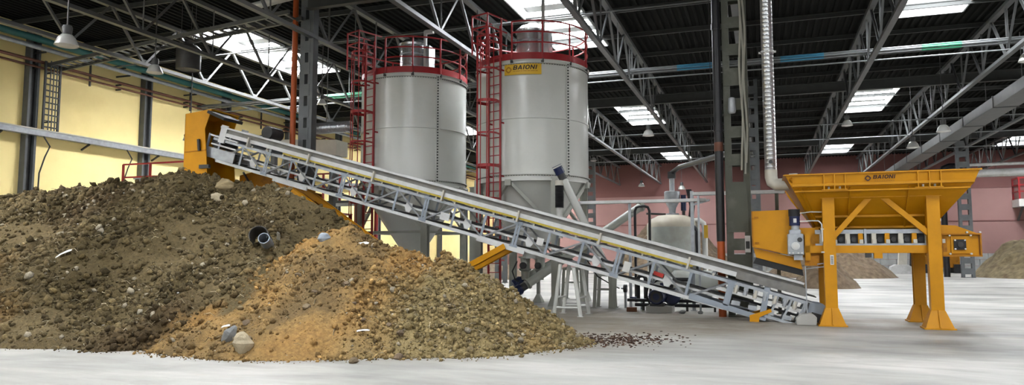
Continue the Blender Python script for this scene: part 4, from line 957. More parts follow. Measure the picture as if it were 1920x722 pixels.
    lad = MB().bar(B + tan * .25 + Vector((0, 0, .25)), B + tan * .25 + Vector((0, 0, 9.4)), .05, .09).bar(B - tan * .25 + Vector((0, 0, .25)), B - tan * .25 + Vector((0, 0, 9.4)), .05, .09).build('ladder', M_red, t)
    for i in range(30): rod('rung', B + tan * .25 + Vector((0, 0, .5 + i * .3)), B - tan * .25 + Vector((0, 0, .5 + i * .3)), .016, M_red, lad)
    def hoop(z, wide=.06):
        m = MB(); pts = [B - tan * .27] + [B + rad * (.36 + .38 * math.sin(a_)) - tan * (.36 * math.cos(a_)) for a_ in [math.pi * i / 10 for i in range(11)]] + [B + tan * .27]
        for a_, b_ in zip(pts[:-1], pts[1:]): m.bar(a_ + Vector((0, 0, z)), b_ + Vector((0, 0, z)), .012, wide)
        m.build('cage_hoop', M_red, lad)
    for i in range(7): hoop(2.45 + i * 1.08, .10 if i in (2, 4) else .06)
    for a_ in (18, 54, 90, 126, 162):
        p = B + rad * (.36 + .38 * math.sin(R(a_))) - tan * (.36 * math.cos(R(a_))); piece('cage_strap', p + Vector((0, 0, 2.45)), p + Vector((0, 0, 9.0)), .035, .012, M_red, lad, up=rad)
    for z in (1.5, 4.3, 6.1, 7.9): 
        for s_ in (-.25, .25): piece('wall_bracket', B + tan * s_ + Vector((0, 0, z)), B - rad * .2 + tan * s_ + Vector((0, 0, z)), .03, .05, M_red, lad)
    # landing gate at the ladder head
    for s_ in (-.33, .33):
        for r_ in (.05, .78):
            piece('landing_post', B + rad * r_ + tan * s_ + Vector((0, 0, SZ1 + .1)), B + rad * r_ + tan * s_ + Vector((0, 0, SZ1 + 1.45)), .045, .045, M_red, t)
        for z in (SZ1 + .55, SZ1 + 1.0, SZ1 + 1.43): piece('landing_rail', B - rad * .25 + tan * s_ + Vector((0, 0, z)), B + rad * .78 + tan * s_ + Vector((0, 0, z)), .03, .045, M_red, t)
    for z in (SZ1 + 1.0, SZ1 + 1.43): piece('landing_rail', B + rad * .78 + tan * .33 + Vector((0, 0, z)), B + rad * .78 - tan * .33 + Vector((0, 0, z)), .03, .045, M_red, t)
    # legs and braces
    leg_az = [math.atan2(-1.66, 1.36) + i * math.pi / 2 for i in range(4)]
    LP = []
    for a_ in leg_az:
        p = Vector((cx + 2.02 * math.cos(a_), cy + 2.02 * math.sin(a_), 0)); LP.append(p)
        piece('leg', p, p + Vector((0, 0, SZ0 + .05)), .24, .24, M_silo_leg, t, 'ibeam'); 
        MB().add([(p.x - .22, p.y - .22, 0), (p.x + .22, p.y - .22, 0), (p.x + .22, p.y + .22, 0), (p.x - .22, p.y + .22, 0), (p.x - .12, p.y - .12, .35), (p.x + .12, p.y - .12, .35), (p.x + .12, p.y + .12, .35), (p.x - .12, p.y + .12, .35)], [(0, 1, 5, 4), (1, 2, 6, 5), (2, 3, 7, 6), (3, 0, 4, 7), (4, 5, 6, 7), (3, 2, 1, 0)]).build('leg_shoe', M_silo_leg, t)
    for i in range(4):
        a_ = leg_az[i] + math.pi / 4; ap = Vector((cx + 2.0 * math.cos(a_), cy + 2.0 * math.sin(a_), SZ0 - .06))
        for j in (i, (i + 1) % 4): piece('brace', ap, LP[j] + Vector((0, 0, 2.55)), .10, .10, M_silo_leg, t)
        m = MB(); m.box(ap - Vector((0, 0, .06)), (.22, .22, .2), rz=a_); m.build('brace_gusset', M_silo_leg, t)
        piece('leg_tie', LP[i] + Vector((0, 0, 2.5)), LP[(i + 1) % 4] + Vector((0, 0, 2.5)), .09, .09, M_silo_leg, t)
    if signed:
        # curved yellow name plate
        sr = SR + .055; a0, a1 = -27.0, 8.5; z0, z1 = 7.70, 8.06
        m = MB(); m.lathe([(sr, z0), (sr + .012, z0), (sr + .012, z1), (sr, z1), (sr, z0)], 20, (cx, cy, 0), ang(a0), ang(a1)); sp = m.build('name_plate', M_sign, t)
        off = ORG[t.name]
        def wrap(me, u0, v0, rr):
            for v in me.vertices:
                u, w_, e = v.co.x + u0, v.co.y + v0, v.co.z; a_ = ang(a0) + u / sr
                v.co = (cx + (rr + e) * math.cos(a_) - off.x, cy + (rr + e) * math.sin(a_) - off.y, w_)
        me = text_mesh('BAIONI', .15, .003, .18, wide=1.28); wrap(me, .31, z0 + .165, sr + .013); me.materials.append(M_sign_dark); link('lettering', me, sp)
        mm = MB(); n = 28; V = []
        for rr in (.115, .062):
            for i in range(n):
                t_ = 2 * math.pi * i / n; c, s_ = math.cos(t_), math.sin(t_); V.append((rr * math.copysign(abs(c) ** 1.45, c), rr * math.copysign(abs(s_) ** 1.45, s_), 0))
        mm.add(V, [(i, (i + 1) % n, n + (i + 1) % n, n + i) for i in range(n)])
        me = mm.mesh('logo'); wrap(me, .155, z0 + .175, sr + .016); me.materials.append(M_sign_brown); link('logo', me, sp)
        mm = MB(); u = .31
        for wl in (.09, .14, .07, .12, .09, .14, .08): mm.add([(u, 0, 0), (u + wl, 0, 0), (u + wl, .022, 0), (u, .022, 0)], [(0, 1, 2, 3)]); u += wl + .018
        me = mm.mesh('small_print'); wrap(me, 0, z0 + .105, sr + .016); me.materials.append(M_sign_brown); link('small_print', me, sp)
    return t
silo(-7.75, 24.5, 'tall pale grey silo bearing the yellow name plate, with red ladder cage', 37, -36, True)
silo(-12.6, 24.7, 'tall pale grey silo without a sign, with red ladder cage', 25, -48, False)
# ================================================================== silo discharge, screws, tank and pipework
def screw(name_label, a, b_, r_, motor_at, m_body=None, motor_len=.55):
    t = thing('screw_conveyor', name_label, 'screw conveyor', (min(a[0], b_[0]), min(a[1], b_[1]), min(a[2], b_[2]) - .2))
    A = Vector(a); Bv = Vector(b_); d = (Bv - A).normalized(); mb = m_body or M_silo_leg
    MB().tube(A, Bv, r_, 16).build('screw_tube', mb, t, True)
    L_ = (Bv - A).length
    for f_ in (.02, .5, .98): p = A + d * (L_ * f_); MB().tube(p - d * .03, p + d * .03, r_ * 1.28, 16).build('tube_flange', mb, t, True)
    p = A if motor_at == 'a' else Bv; s_ = -1 if motor_at == 'a' else 1
    MB().tube(p, p + d * s_ * .22, r_ * .95, 14).build('gearbox', M_dark, t, True); MB().tube(p + d * s_ * .2, p + d * s_ * motor_len, r_ * 1.15, 16).build('motor', M_blue, t, True)
    for k_ in range(5): q = p + d * s_ * (.24 + k_ * .06); MB().tube(q, q + d * s_ * .015, r_ * 1.25, 16).build('motor_fin', M_blue, t, True)
    return t
screw('inclined screw conveyor with blue motor rising from silo outlet to the tank', (-7.70, 23.5, 0.64), (-4.16, 26.6, 3.50), .15, 'a')
screw('short screw conveyor with grey and blue motor under the silo outlet', (-8.05, 24.6, .85), (-6.9, 25.6, 1.6), .15, 'a')
t = screw('steep screw conveyor with blue motor and black drop sleeve before the silo', (-4.62, 22.7, 1.05), (-5.92, 21.95, 4.05), .13, 'b', M_silo, .42)
MB().tube((-6.03, 21.86, 4.02), (-6.03, 21.86, 3.86), .14, 16).build('outlet_collar', M_cream, t, True)
m = MB(); pr = []
for i in range(16): pr += [(.125, 3.86 - i * .045), (.145, 3.84 - i * .045)]
m.lathe(pr, 16, (-6.03, 21.86, 0)); m.build('flexible_sleeve', M_black, t, True)
MB().tube((-6.03, 21.86, 3.16), (-6.03, 21.86, 2.2), .10, 14).build('drop_tube', M_white, t, True)
t = thing('outlet_valve', 'pair of grey outlet spouts with valves under the signed silo', 'valve', (-7.75, 24.5, .7))
for x in (-8.0, -7.45):
    MB().lathe([(.20, 1.62), (.24, 1.62), (.24, 1.56), (.17, 1.56), (.17, 1.2), (.22, 1.2), (.22, 1.14), (.15, 1.10), (.13, .8)], 16, (x, 24.4, 0)).build('spout', M_silo_leg, t, True)
    rod('valve_wheel', (x, 24.1, 1.3), (x, 24.2, 1.3), .12, M_dark, t)
MB().path([(-8.2, 24.1, 1.45), (-8.35, 24.0, 1.1), (-8.2, 23.9, .8), (-8.1, 24.0, .75)], .025, 6).build('motor_cable', M_black, t, True)
t = thing('support_post', 'slender grey post with flared foot beneath the signed silo', 'post', (-7.62, 24.75, 0))
piece('post', (-7.62, 24.75, 0), (-7.62, 24.75, 1.5), .11, .11, M_silo_leg, t)
MB().lathe([(.22, 0), (.22, .03), (.07, .30), (.06, .30)], 8, (-7.62, 24.75, 0)).build('foot', M_silo_leg, t)
plate('head_plate', (-7.77, 24.65, 1.50), (-7.47, 24.85, 1.54), M_silo_leg, t)
t = thing('support_post', 'grey post standing left of the signed silo ladder', 'post', (-10.3, 25.2, 0))
piece('post', (-10.3, 25.2, 0), (-10.3, 25.2, 4.2), .26, .22, M_silo_leg, t, 'ibeam'); plate('base_plate', (-10.5, 25.0, 0), (-10.1, 25.4, .03), M_silo_leg, t); plate('head_plate', (-10.45, 25.05, 4.2), (-10.15, 25.35, 4.23), M_silo_leg, t)
def stand(x, y, w_, dpt, h, label, m_=M_silo_leg, splay=.06):
    t = thing('steel_stand', label, 'stand', (x, y, 0))
    for sx in (-1, 1):
        for sy in (-1, 1):
            piece('leg', (x + sx * (w_ / 2 + splay), y + sy * dpt / 2, 0), (x + sx * w_ / 2, y + sy * dpt / 2, h), .10, .08, m_, t); plate('foot_plate', (x + sx * (w_ / 2 + splay) - .09, y + sy * dpt / 2 - .08, 0), (x + sx * (w_ / 2 + splay) + .09, y + sy * dpt / 2 + .08, .02), m_, t)
    for sy in (-1, 1): piece('top_rail', (x - w_ / 2 - .05, y + sy * dpt / 2, h), (x + w_ / 2 + .05, y + sy * dpt / 2, h), .08, .10, m_, t); piece('mid_rail', (x - w_ / 2, y + sy * dpt / 2, h * .55), (x + w_ / 2, y + sy * dpt / 2, h * .55), .04, .04, m_, t)
    plate('top_plate', (x - w_ / 2, y - dpt / 2, h + .03), (x + w_ / 2, y + dpt / 2, h + .06), m_, t)
    return t
t = stand(-4.85, 23.0, .45, .6, 1.05, 'grey steel stand under the foot of steep screw conveyor')
piece('side_gusset', (-4.56, 22.7, .0), (-4.5, 22.7, 1.4), .24, .03, M_silo_leg, t)
stand(-6.9, 26.8, .5, .6, 1.15, 'grey steel stand behind the silo legs')
t = thing('hand_valve', 'dark hand valve hanging by the grey steel stand', 'valve', (-4.2, 22.9, .5))
rod('wheel', (-4.22, 22.9, .62), (-4.12, 22.9, .62), .13, M_dark, t); rod('stem', (-4.3, 22.9, .62), (-4.1, 22.9, .62), .03, M_galv, t); MB().path([(-4.35, 22.85, .62), (-4.6, 22.75, .75), (-5.0, 22.6, 1.0), (-5.3, 22.5, 1.5)], .02, 6).build('hose', M_black, t, True); rod('pipe_stub', (-4.17, 22.9, 0), (-4.17, 22.9, .5), .04, M_galv, t)
# mixing tank
TXc, TYc = -3.25, 28.0
t = thing('mixing_tank', 'pale grey round-shouldered mixing tank with hopper cone on top', 'tank', (TXc, TYc, 0))
MB().lathe([(.001, .35), (.6, .38), (.92, .55), (.97, .75), (.97, 2.72)], 48, (TXc, TYc, 0)).build('shell', M_tank, t, True)
MB().lathe([(.97, 2.72), (.955, 2.86), (.85, 3.02), (.55, 3.16), (.22, 3.2)], 48, (TXc, TYc, 0)).build('shoulder', M_tank_cream, t, True)
for i in range(4): a = R(45 + 90 * i); rod('leg', (TXc + .75 * math.cos(a), TYc + .75 * math.sin(a), 0), (TXc + .75 * math.cos(a), TYc + .75 * math.sin(a), .6), .06, M_tank, t)
MB().lathe([(.97, 2.40), (.985, 2.40), (.985, 2.44), (.97, 2.44)], 48, (TXc, TYc, 0)).build('weld_band', M_tank, t, True)
MB().lathe([(.10, 3.18), (.24, 3.2), (.24, 3.25), (.12, 3.26), (.14, 3.45), (.30, 3.75), (.30, 4.08), (.26, 4.10), (.001, 4.12)], 24, (TXc, TYc, 0)).build('feed_cone', M_galv, t, True)
rod('inlet_neck', (TXc, TYc, 4.1), (TXc, TYc, 4.75), .10, M_galv, t); plate('inlet_head', (TXc - .14, TYc - .14, 4.6), (TXc + .14, TYc + .14, 4.85), M_dark, t)
rod('agitator_motor', (TXc + .42, TYc, 3.35), (TXc + .42, TYc, 3.95), .10, M_blue, t); rod('agitator_foot', (TXc + .42, TYc, 3.0), (TXc + .42, TYc, 3.36), .06, M_dark, t)
for j in range(4): MB().path([(TXc + .55 + j * .05, TYc - .1, 4.15), (TXc + .62 + j * .06, TYc - .12, 3.8), (TXc + .68 + j * .05, TYc - .14, 3.5), (TXc + .62 + j * .05, TYc - .1, 3.08)], .03, 6).build('feed_hose', M_black, t, True)
MB().tube((TXc - .95, TYc - .3, 3.25), (TXc - .25, TYc - .1, 3.22), .04, 8).build('manhole_hinge', M_dark, t, True)
plate('marker_plate', (TXc + 1.18, TYc - .36, 2.30), (TXc + 1.32, TYc - .33, 2.78), M_sign, t)
MB().path([(TXc + .75, TYc - .1, 2.95), (TXc + 1.0, TYc - .2, 2.97), (TXc + 1.16, TYc - .25, 2.85), (TXc + 1.2, TYc - .25, 2.6), (TXc + 1.2, TYc - .25, .3), (TXc + .8, TYc - .25, .25)], .10, 12).build('overflow_pipe', M_white, t, True)
MB().path([(TXc + .70, TYc - .45, 2.72), (TXc + .86, TYc - .5, 2.70), (TXc + .95, TYc - .5, 2.55), (TXc + .95, TYc - .5, 0.0)], .07, 10).build('drain_hose', M_pipe_black, t, True)
# dark green tank pipework posts in front: U-shaped black pipe and posts
t = thing('u_pipe', 'black U-bend pipe hanging by the tank shoulder', 'pipe', (-4.2, 26.0, 0))
MB().path([(-4.35, 26, 0), (-4.35, 26, 3.25), (-4.30, 26, 3.38), (-4.2, 26, 3.42), (-4.0, 26, 3.42), (-3.88, 26, 3.38), (-3.83, 26, 3.25), (-3.83, 26, 0)], .05, 10).build('pipe', M_pipe_black, t, True)
t = thing('bypass_pipe', 'low black U-bend pipe standing left of the pump', 'pipe', (-3.7, 22.6, 0))
MB().path([(-3.72, 22.6, .25), (-3.72, 22.6, .95), (-3.66, 22.6, 1.03), (-3.54, 22.6, 1.03), (-3.48, 22.6, .95), (-3.48, 22.6, .25)], .065, 10).build('pipe', M_pipe_black, t, True); rod('foot', (-3.6, 22.6, 0), (-3.6, 22.6, .3), .05, M_galv, t); rod('valve', (-3.95, 22.5, .33), (-3.75, 22.5, .33), .06, M_blue, t)
for z, yy, lb in ((.30, 22.3, 'upper black floor pipe running past the pump'), (.17, 22.2, 'lower black floor pipe running past the pump')):
    t = thing('floor_pipe', lb, 'pipe', (-2.5, yy, 0)); rod('pipe', (-4.0 + (.25 if z < .2 else 0), yy, z), (-.9, yy, z), .05, M_pipe_black, t)
    for x in (-3.5, -2.2, -1.4): plate('pipe_stand', (x - .03, yy - .03, 0), (x + .03, yy + .03, z - .04), M_dark, t)
# pump
t = thing('pump', 'dark blue electric pump on a small concrete plinth', 'pump', (-3.0, 21.75, 0))
plate('plinth', (-3.3, 21.4, 0), (-2.55, 22.1, .18), M_conc, t)
MB().lathe([(.001, 0), (.20, .0), (.235, .05), (.235, .50), (.16, .56), (.001, .56)], 20, (-3.0, 21.42, .46), M=Matrix.Rotation(R(-90), 3, 'X')).build('motor', M_blue, t, True)
MB().lathe([(.10, -.02), (.17, -.02), (.17, .01), (.10, .01)], 20, (-3.0, 21.40, .46), M=Matrix.Rotation(R(-90), 3, 'X')).build('fan_grille', M_dark, t, True)
for i in range(10):
    a = R(i * 36); p = Vector((-3.0 + .235 * math.cos(a), 21.5, .46 + .235 * math.sin(a))); piece('cooling_fin', p, p + Vector((0, .4, 0)), .03, .03, M_blue, t, up=(math.cos(a), 0, math.sin(a)))
plate('terminal_box', (-2.9, 21.55, .66), (-2.68, 21.8, .86), M_blue, t); plate('foot_bracket', (-3.2, 21.5, .18), (-2.8, 21.9, .26), M_dark, t)
MB().path([(-3.22, 21.6, .25), (-3.32, 21.6, .5), (-3.25, 21.65, .78), (-3.0, 21.7, .92), (-2.75, 21.75, .95)], .03, 8).build('cable', M_black, t, True)
MB().lathe([(.001, 0), (.22, 0), (.26, .08), (.22, .18), (.001, .18)], 20, (-2.62, 21.95, .45), M=Matrix.Rotation(R(-90), 3, 'X')).build('volute', M_blue, t, True)
rod('suction_pipe', (-2.6, 22.0, .95), (-2.0, 22.0, .95), .06, M_pipe_black, t); rod('delivery_pipe', (-2.62, 22.02, .5), (-2.62, 22.02, .97), .06, M_pipe_black, t)
t = thing('tank_drum', 'grey horizontal drum vessel low behind the pump', 'tank', (-2.3, 24.5, 0))
MB().lathe([(.001, 0), (.34, 0), (.42, .08), (.42, 1.5), (.34, 1.58), (.001, 1.58)], 24, (-2.9, 24.5, .75), M=Matrix.Rotation(R(90), 3, 'Y')).build('vessel', M_tank, t, True)
for x in (-2.6, -1.7): plate('saddle', (x - .06, 24.2, 0), (x + .06, 24.8, .45), M_tank, t)
for p, lb in (((-3.75, 21.6, 0), 'single reddish brick on the floor by the pump'),):
    t = thing('loose_brick', lb, 'brick', p); MB().box((p[0], p[1], .065), (.30, .14, .13), .1).build('block', M_brick, t, bevel=.01)
lump('clod', (-2.25, 21.3, .05), .10, M_slate, 'dark lump of soil on floor in front of the pump', 'clod', None, 4, (1.2, 1, .6)); lump('clod', (-1.75, 21.4, .04), .08, M_slate, 'small dark clod on floor right of the pump', 'clod', None, 6)
# cable trays on posts
def tray(a, b_, label, m_=M_galv_light):
    t = thing('cable_tray', label, 'cable tray', ((a[0] + b_[0]) / 2, a[1], 0))
    A, Bv = Vector(a), Vector(b_); dy = Vector((0, .14, 0))
    piece('side_rail', A - dy, Bv - dy, .02, .09, m_, t); piece('side_rail', A + dy, Bv + dy, .02, .09, m_, t); piece('tray_bed', A - Vector((0, 0, .035)), Bv - Vector((0, 0, .035)), .28, .01, m_, t)
    n = int((Bv - A).length / .30)
    for i in range(n): p = A + (Bv - A) * ((i + .5) / n); piece('tray_rung', p - dy, p + dy, .03, .03, m_, t)
    return t
t = tray((-5.75, 22.5, 3.34), (-1.60, 22.5, 3.34), 'perforated cable tray running from silo to tank')
for x in (-2.02,): piece('post', (x, 22.5, 0), (x, 22.5, 3.62), .10, .10, M_galv, t); plate('post_foot', (x - .1, 22.4, 0), (x + .1, 22.6, .02), M_galv, t)
piece('post', (-3.95, 22.62, 0), (-3.95, 22.62, 3.3), .08, .08, M_galv, t); piece('bracket', (-2.0, 22.5, 3.2), (-1.5, 22.5, 3.34), .06, .06, M_galv, t)
t = tray((-1.95, 22.1, 3.50), (.62, 22.1, 3.50), 'plain cable tray running past olive column to the hopper')
piece('post', (.40, 22.1, 0), (.40, 22.1, 3.45), .10, .10, M_olive, t); plate('post_foot', (.3, 22.0, 0), (.5, 22.2, .02), M_olive, t); piece('post', (-1.80, 22.1, 0), (-1.80, 22.1, 3.45), .06, .06, M_galv, t)
t = thing('slant_pipe', 'dark lagged pipe slanting from tank top towards olive column', 'pipe', (-1.9, 25, 4.4)); MB().path([(-3.25, 28, 4.82), (-2.9, 27.4, 4.95), (-.9, 22.5, 4.75)], .09, 10).build('pipe', M_pipe_black, t, True); piece('hanger', (-1.5, 24.2, 4.8), (-1.5, 24.2, 11.5), .02, .02, M_dark, t)
# horizontal flexible duct between column and plain silo
t = thing('flexible_duct', 'silver flexible duct between grey column and the plain silo', 'duct', (-14, 23.5, 6))
m = MB(); pr = []
for i in range(22): pr += [(.20, i * .075), (.225, i * .075 + .035)]
m.lathe(pr, 16, (-16.35, 23.6, 6.55), M=Matrix.Rotation(R(90), 3, 'Y')); m.build('duct', M_spiral, t, True)
piece('hanger', (-14.6, 23.6, 6.7), (-14.6, 23.6, 11.5), .03, .03, M_truss, t); piece('hanger', (-15.8, 23.6, 6.7), (-15.8, 23.6, 11.5), .03, .03, M_truss, t)
t = thing('grey_trough', 'weathered grey trough of a machine behind the conveyor head', 'machine', (-17, 24, 0))
MB().prism([(-19.2, 24, 5.75), (-15.6, 24, 5.55), (-15.6, 24, 6.15), (-19.2, 24, 6.35)], (0, .8, 0)).build('trough', M_cream, t)
for x in (-18.8, -16.0): piece('leg', (x, 24.4, 0), (x, 24.4, 5.7), .2, .2, M_grey_col, t)
for x in (-18.8, -16.0): plate('base_plate', (x - .2, 24.2, 0), (x + .2, 24.6, .03), M_grey_col, t)
# red handrails behind the heap
def handrail(pts, h, label, m_=M_red):
    t = thing('handrail', label, 'handrail', pts[0])
    for p in pts: piece('post', Vector(p), Vector(p) + Vector((0, 0, h)), .07, .07, m_, t)
    for a, b_ in zip(pts[:-1], pts[1:]):
        for f_ in (.5, 1.0): piece('rail', Vector(a) + Vector((0, 0, h * f_)), Vector(b_) + Vector((0, 0, h * f_)), .06, .06, m_, t)
    return t
def platform(a, b_, z, label):
    t = thing('access_platform', label, 'platform', ((a[0] + b_[0]) / 2, (a[1] + b_[1]) / 2, 0))
    plate('deck', (a[0], a[1], z - .1), (b_[0], b_[1], z), M_grey_col, t)
    for x in (a[0] + .1, b_[0] - .1):
        for y in (a[1] + .1, b_[1] - .1): piece('leg', (x, y, 0), (x, y, z - .1), .12, .12, M_red, t)
    return t
platform((-24.4, 22.0), (-21.0, 24.0), 4.25, 'grey platform carrying a red handrail beside yellow wall'); handrail([(-24.3, 22.1, 4.25), (-22.9, 22.1, 4.25), (-21.1, 22.1, 4.25)], 1.05, 'red handrail on the platform beside yellow wall')
platform((-19.0, 25.6), (-15.6, 27.4), 3.9, 'grey platform with red handrail behind the conveyor head'); handrail([(-18.9, 25.7, 3.9), (-18.1, 25.7, 3.9), (-17.3, 25.7, 3.9), (-16.5, 25.7, 3.9), (-15.7, 25.7, 3.9)], 1.15, 'red handrail with close posts behind conveyor head')
t = thing('grey_crate', 'blue-grey steel box on the platform by the red handrail', 'box', (-23.6, 23.0, 4.25)); plate('case', (-24.2, 22.6, 4.25), (-23.2, 23.6, 4.75), M_galv_blue, t); plate('lid', (-24.25, 22.55, 4.75), (-23.15, 23.65, 4.80), M_galv_blue, t)
# red scaffold tower below the plain silo ladder
t = thing('ladder_base_frame', 'dark red lower access frame beneath the plain silo ladder', 'frame', (-15.3, 23.6, 0))
for x in (-15.6, -14.9):
    for y in (23.3, 24.0): piece('post', (x, y, 0), (x, y, 3.2), .08, .08, M_red, t)
for z in (1.0, 1.9, 2.7, 3.2): piece('rail', (-15.6, 23.3, z), (-14.9, 23.3, z), .05, .05, M_red, t); piece('rail', (-15.6, 24.0, z), (-14.9, 24.0, z), .05, .05, M_red, t)
plate('landing', (-15.65, 23.25, 3.2), (-14.85, 24.05, 3.24), M_red, t)
# ================================================================== lamps, heaters
def lamp(x, y, z, d_, label, group=None, top=None, tiltx=0):
    t = thing('high_bay_lamp', label, 'lamp', (x, y, z), group)
    k_ = d_ / .56
    MB().lathe([(.06 * k_, .30 * k_), (.13 * k_, .28 * k_), (.20 * k_, .20 * k_), (.25 * k_, .08 * k_), (.28 * k_, 0), (.27 * k_, .0), (.19 * k_, .18 * k_), (.06 * k_, .27 * k_)], 24, (x, y, z)).build('shade', M_lampmetal, t, True)
    MB().lathe([(.265 * k_, .015), (.20 * k_, -.02), (.001, -.035)], 20, (x, y, z)).build('glass', M_lampglass, t, True)
    MB().lathe([(.001, .52 * k_), (.10 * k_, .52 * k_), (.12 * k_, .47 * k_), (.11 * k_, .30 * k_), (.001, .28 * k_)], 14, (x, y, z)).build('ballast_housing', M_lamp_dark, t, True)
    piece('suspension', (x, y, z + .5 * k_), (x, y, top or 11.655), .03, .03, M_lamp_dark, t)
    return t
lamp(-17.6, 14.0, 7.30, .60, 'bell lamp hanging above the left of soil heap')
lamp(-20.2, 19.5, 8.10, .56, 'bell lamp hanging below the roof truss over the heap')
lamp(-22.6, 23.8, 6.45, .56, 'bell lamp hanging left of orange discharge hood')
lamp(-5.5, 37.4, 7.85, .60, 'bell lamp hanging right of the signed silo')
lamp(7.6, 42.5, 7.30, .62, 'lower bell lamp hanging above the hopper')
lamp(8.3, 39.0, 7.55, .62, 'bell lamp hanging beside the grey ventilation duct')
lamp(9.6, 31.5, 8.95, .62, 'bell lamp hanging nearest the hopper end of pipe bundle')
lamp(-9.75, 61.8, 7.5, .55, 'small far bell lamp before the pink wall near silo')
lamp(-6.0, 58.2, 6.83, .60, 'small far bell lamp above the mixing tank')
lamp(18.6, 70, 8.2, .60, 'far bell lamp before pink wall near the red balcony')
lamp(-13.6, 60.4, 9.7, .55, 'far bell lamp high beside the signed silo')
lamp(4.25, 40.3, 8.3, .55, 'bell lamp under the truss above orange hopper')
lamp(-16.6, 23.2, 8.55, .5, 'bell lamp left of the grey column and orange pipe'); lamp(-17.4, 25.6, 8.0, .4, 'small bell lamp hanging beyond the grey column and orange pipe')
lamp(-13.45, 19.2, 10.05, .95, 'wide lamp head under roof above the grey column')
t = thing('lamp_tube', 'pale tubular light fitting under the roof by the wide lamp', 'lamp', (-15, 19, 10)); MB().tube((-15.9, 19.3, 9.95), (-14.2, 19.25, 10.1), .12, 14).build('tube', M_lampmetal, t, True); piece('hanger', (-15.1, 19.27, 10.1), (-15.1, 19.27, 11.5), .03, .03, M_dark, t)
for x, y, z, lb in ((-21.3, 22.2, 8.95, 'dark metal cylinder heater hanging below lattice walkway'), (-17.8, 30.5, 8.0, 'dark metal cylinder heater hanging behind the grey column')):
    t = thing('air_heater', lb, 'heater', (x, y, z))
    MB().lathe([(.44, 0), (.46, .04), (.46, .85), (.30, 1.0), (.001, 1.0)], 28, (x, y, z)).build('casing', M_dark if x < -20 else M_lamp_dark, t, True); MB().lathe([(.44, .01), (.36, .03), (.001, .05)], 24, (x, y, z + .02)).build('louvre', M_lamp_dark, t, True)
    for a in (0, 2.1, 4.2): piece('hanger', (x + .3 * math.cos(a), y + .3 * math.sin(a), z + .95), (x + .3 * math.cos(a), y + .3 * math.sin(a), 11.655), .02, .02, M_dark, t)
# ================================================================== far end: heaps, lift, digger, pipes, stones
def farheap(label, cx, cy, rx, ry, h, m_, seed, sub=60):
    n = sub; V = []; F = []
    for j in range(n + 1):
        for i in range(n + 1):
            u = -1 + 2 * i / n; v = -1 + 2 * j / n; rr = math.sqrt(u * u + v * v)
            nz = float(fbm(np.array([u * 3 + seed]), np.array([v * 3 + seed * 2]), 5, .6)[0])
            z = h * max(0, (1 - rr)) ** .9 * (1 + nz * .5) + nz * h * .35 * max(0, 1 - rr * rr) - .02
            V.append((cx + u * rx, cy + v * ry, z))
    for j in range(n):
        for i in range(n):
            q = (j * (n + 1) + i, j * (n + 1) + i + 1, (j + 1) * (n + 1) + i + 1, (j + 1) * (n + 1) + i)
            if max(V[k_][2] for k_ in q) > -.015: F.append(q)
    me = bpy.data.meshes.new('soil_heap'); me.from_pydata(V, [], F); me.materials.append(m_); me.polygons.foreach_set('use_smooth', [True] * len(F))
    return tag(link('soil_heap', me), label, 'soil heap')
farheap('far dark brown heap seen beneath the orange hopper', 4.6, 60, 4.7, 5, 3.3, M_farsoil, 3)
farheap('far straw-coloured heap rising at the hall corner by the red balcony', 21.6, 63, 6.7, 6.5, 5.6, M_farsoil2, 5)
farheap('far dark heap seen behind the mixing tank', -7.4, 62, 6.0, 6, 4.8, M_farsoil, 8)
farheap('low dark mound seen between the silo legs', -18.5, 48, 3, 4, 1.6, M_farsoil, 15, 40)
farheap('small dark rubble heap on the floor behind the hopper chute', 2.9, 40.5, 1.7, 2.0, 1.9, M_farsoil, 21, 40)
t = thing('excavator_arm', 'cream excavator arm resting on its bucket beyond the hopper', 'excavator', (11.4, 71, 0))
MB().prism([(11.1, 70.8, .6), (11.75, 70.8, .6), (11.95, 70.8, 3.6), (11.35, 70.8, 3.8)], (0, .6, 0)).build('dipper_arm', M_cream, t); MB().prism([(10.4, 70.5, 0), (12.3, 70.5, 0), (12.2, 70.5, .55), (11.8, 70.5, .8), (10.9, 70.5, .8), (10.5, 70.5, .6)], (0, 1.3, 0)).build('bucket', M_galv_light, t)
piece('hydraulic_ram', (12.2, 71, .6), (12.4, 71, 3.7), .22, .22, M_dark, t, 'tube'); MB().prism([(11.2, 70.7, 3.5), (12.1, 70.7, 3.5), (15.5, 74, 4.8), (14.8, 74, 5.1)], (0, .7, 0)).build('boom', M_cream, t)
plate('chassis', (13.5, 74, .5), (16.5, 77.5, 2.2), M_orange_rust, t); plate('track', (13.3, 73.6, 0), (14.0, 78, .8), M_black, t); plate('track', (16.0, 73.6, 0), (16.7, 78, .8), M_black, t)
t = thing('wall_balcony', 'red railed white balcony high on the pink wall beside the straw heap', 'balcony', (24.0, 79, 6.2))
plate('balcony_floor', (22.4, 78.0, 6.1), (25.6, 80.0, 6.8), M_white, t)
for x in (22.5, 23.4, 24.5, 25.5): piece('rail_post', (x, 78.1, 6.8), (x, 78.1, 8.75), .12, .12, M_red, t)
for x in (22.5, 25.5): piece('rail_post', (x, 79.9, 6.8), (x, 79.9, 8.75), .12, .12, M_red, t)
for z in (7.5, 8.1, 8.75):
    piece('rail', (22.4, 78.1, z), (25.6, 78.1, z), .12, .12, M_red, t)
    for x in (22.5, 25.5): piece('rail', (x, 78.1, z), (x, 80, z), .12, .12, M_red, t)
for x in (22.8, 25.2): piece('bracket', (x, 79.95, 4.9), (x, 78.4, 6.1), .15, .15, M_grey_col, t)
t = thing('wall_main_pipe', 'pale lagged pipe with black elbow along upper pink wall', 'pipe', (18, 72, 8))
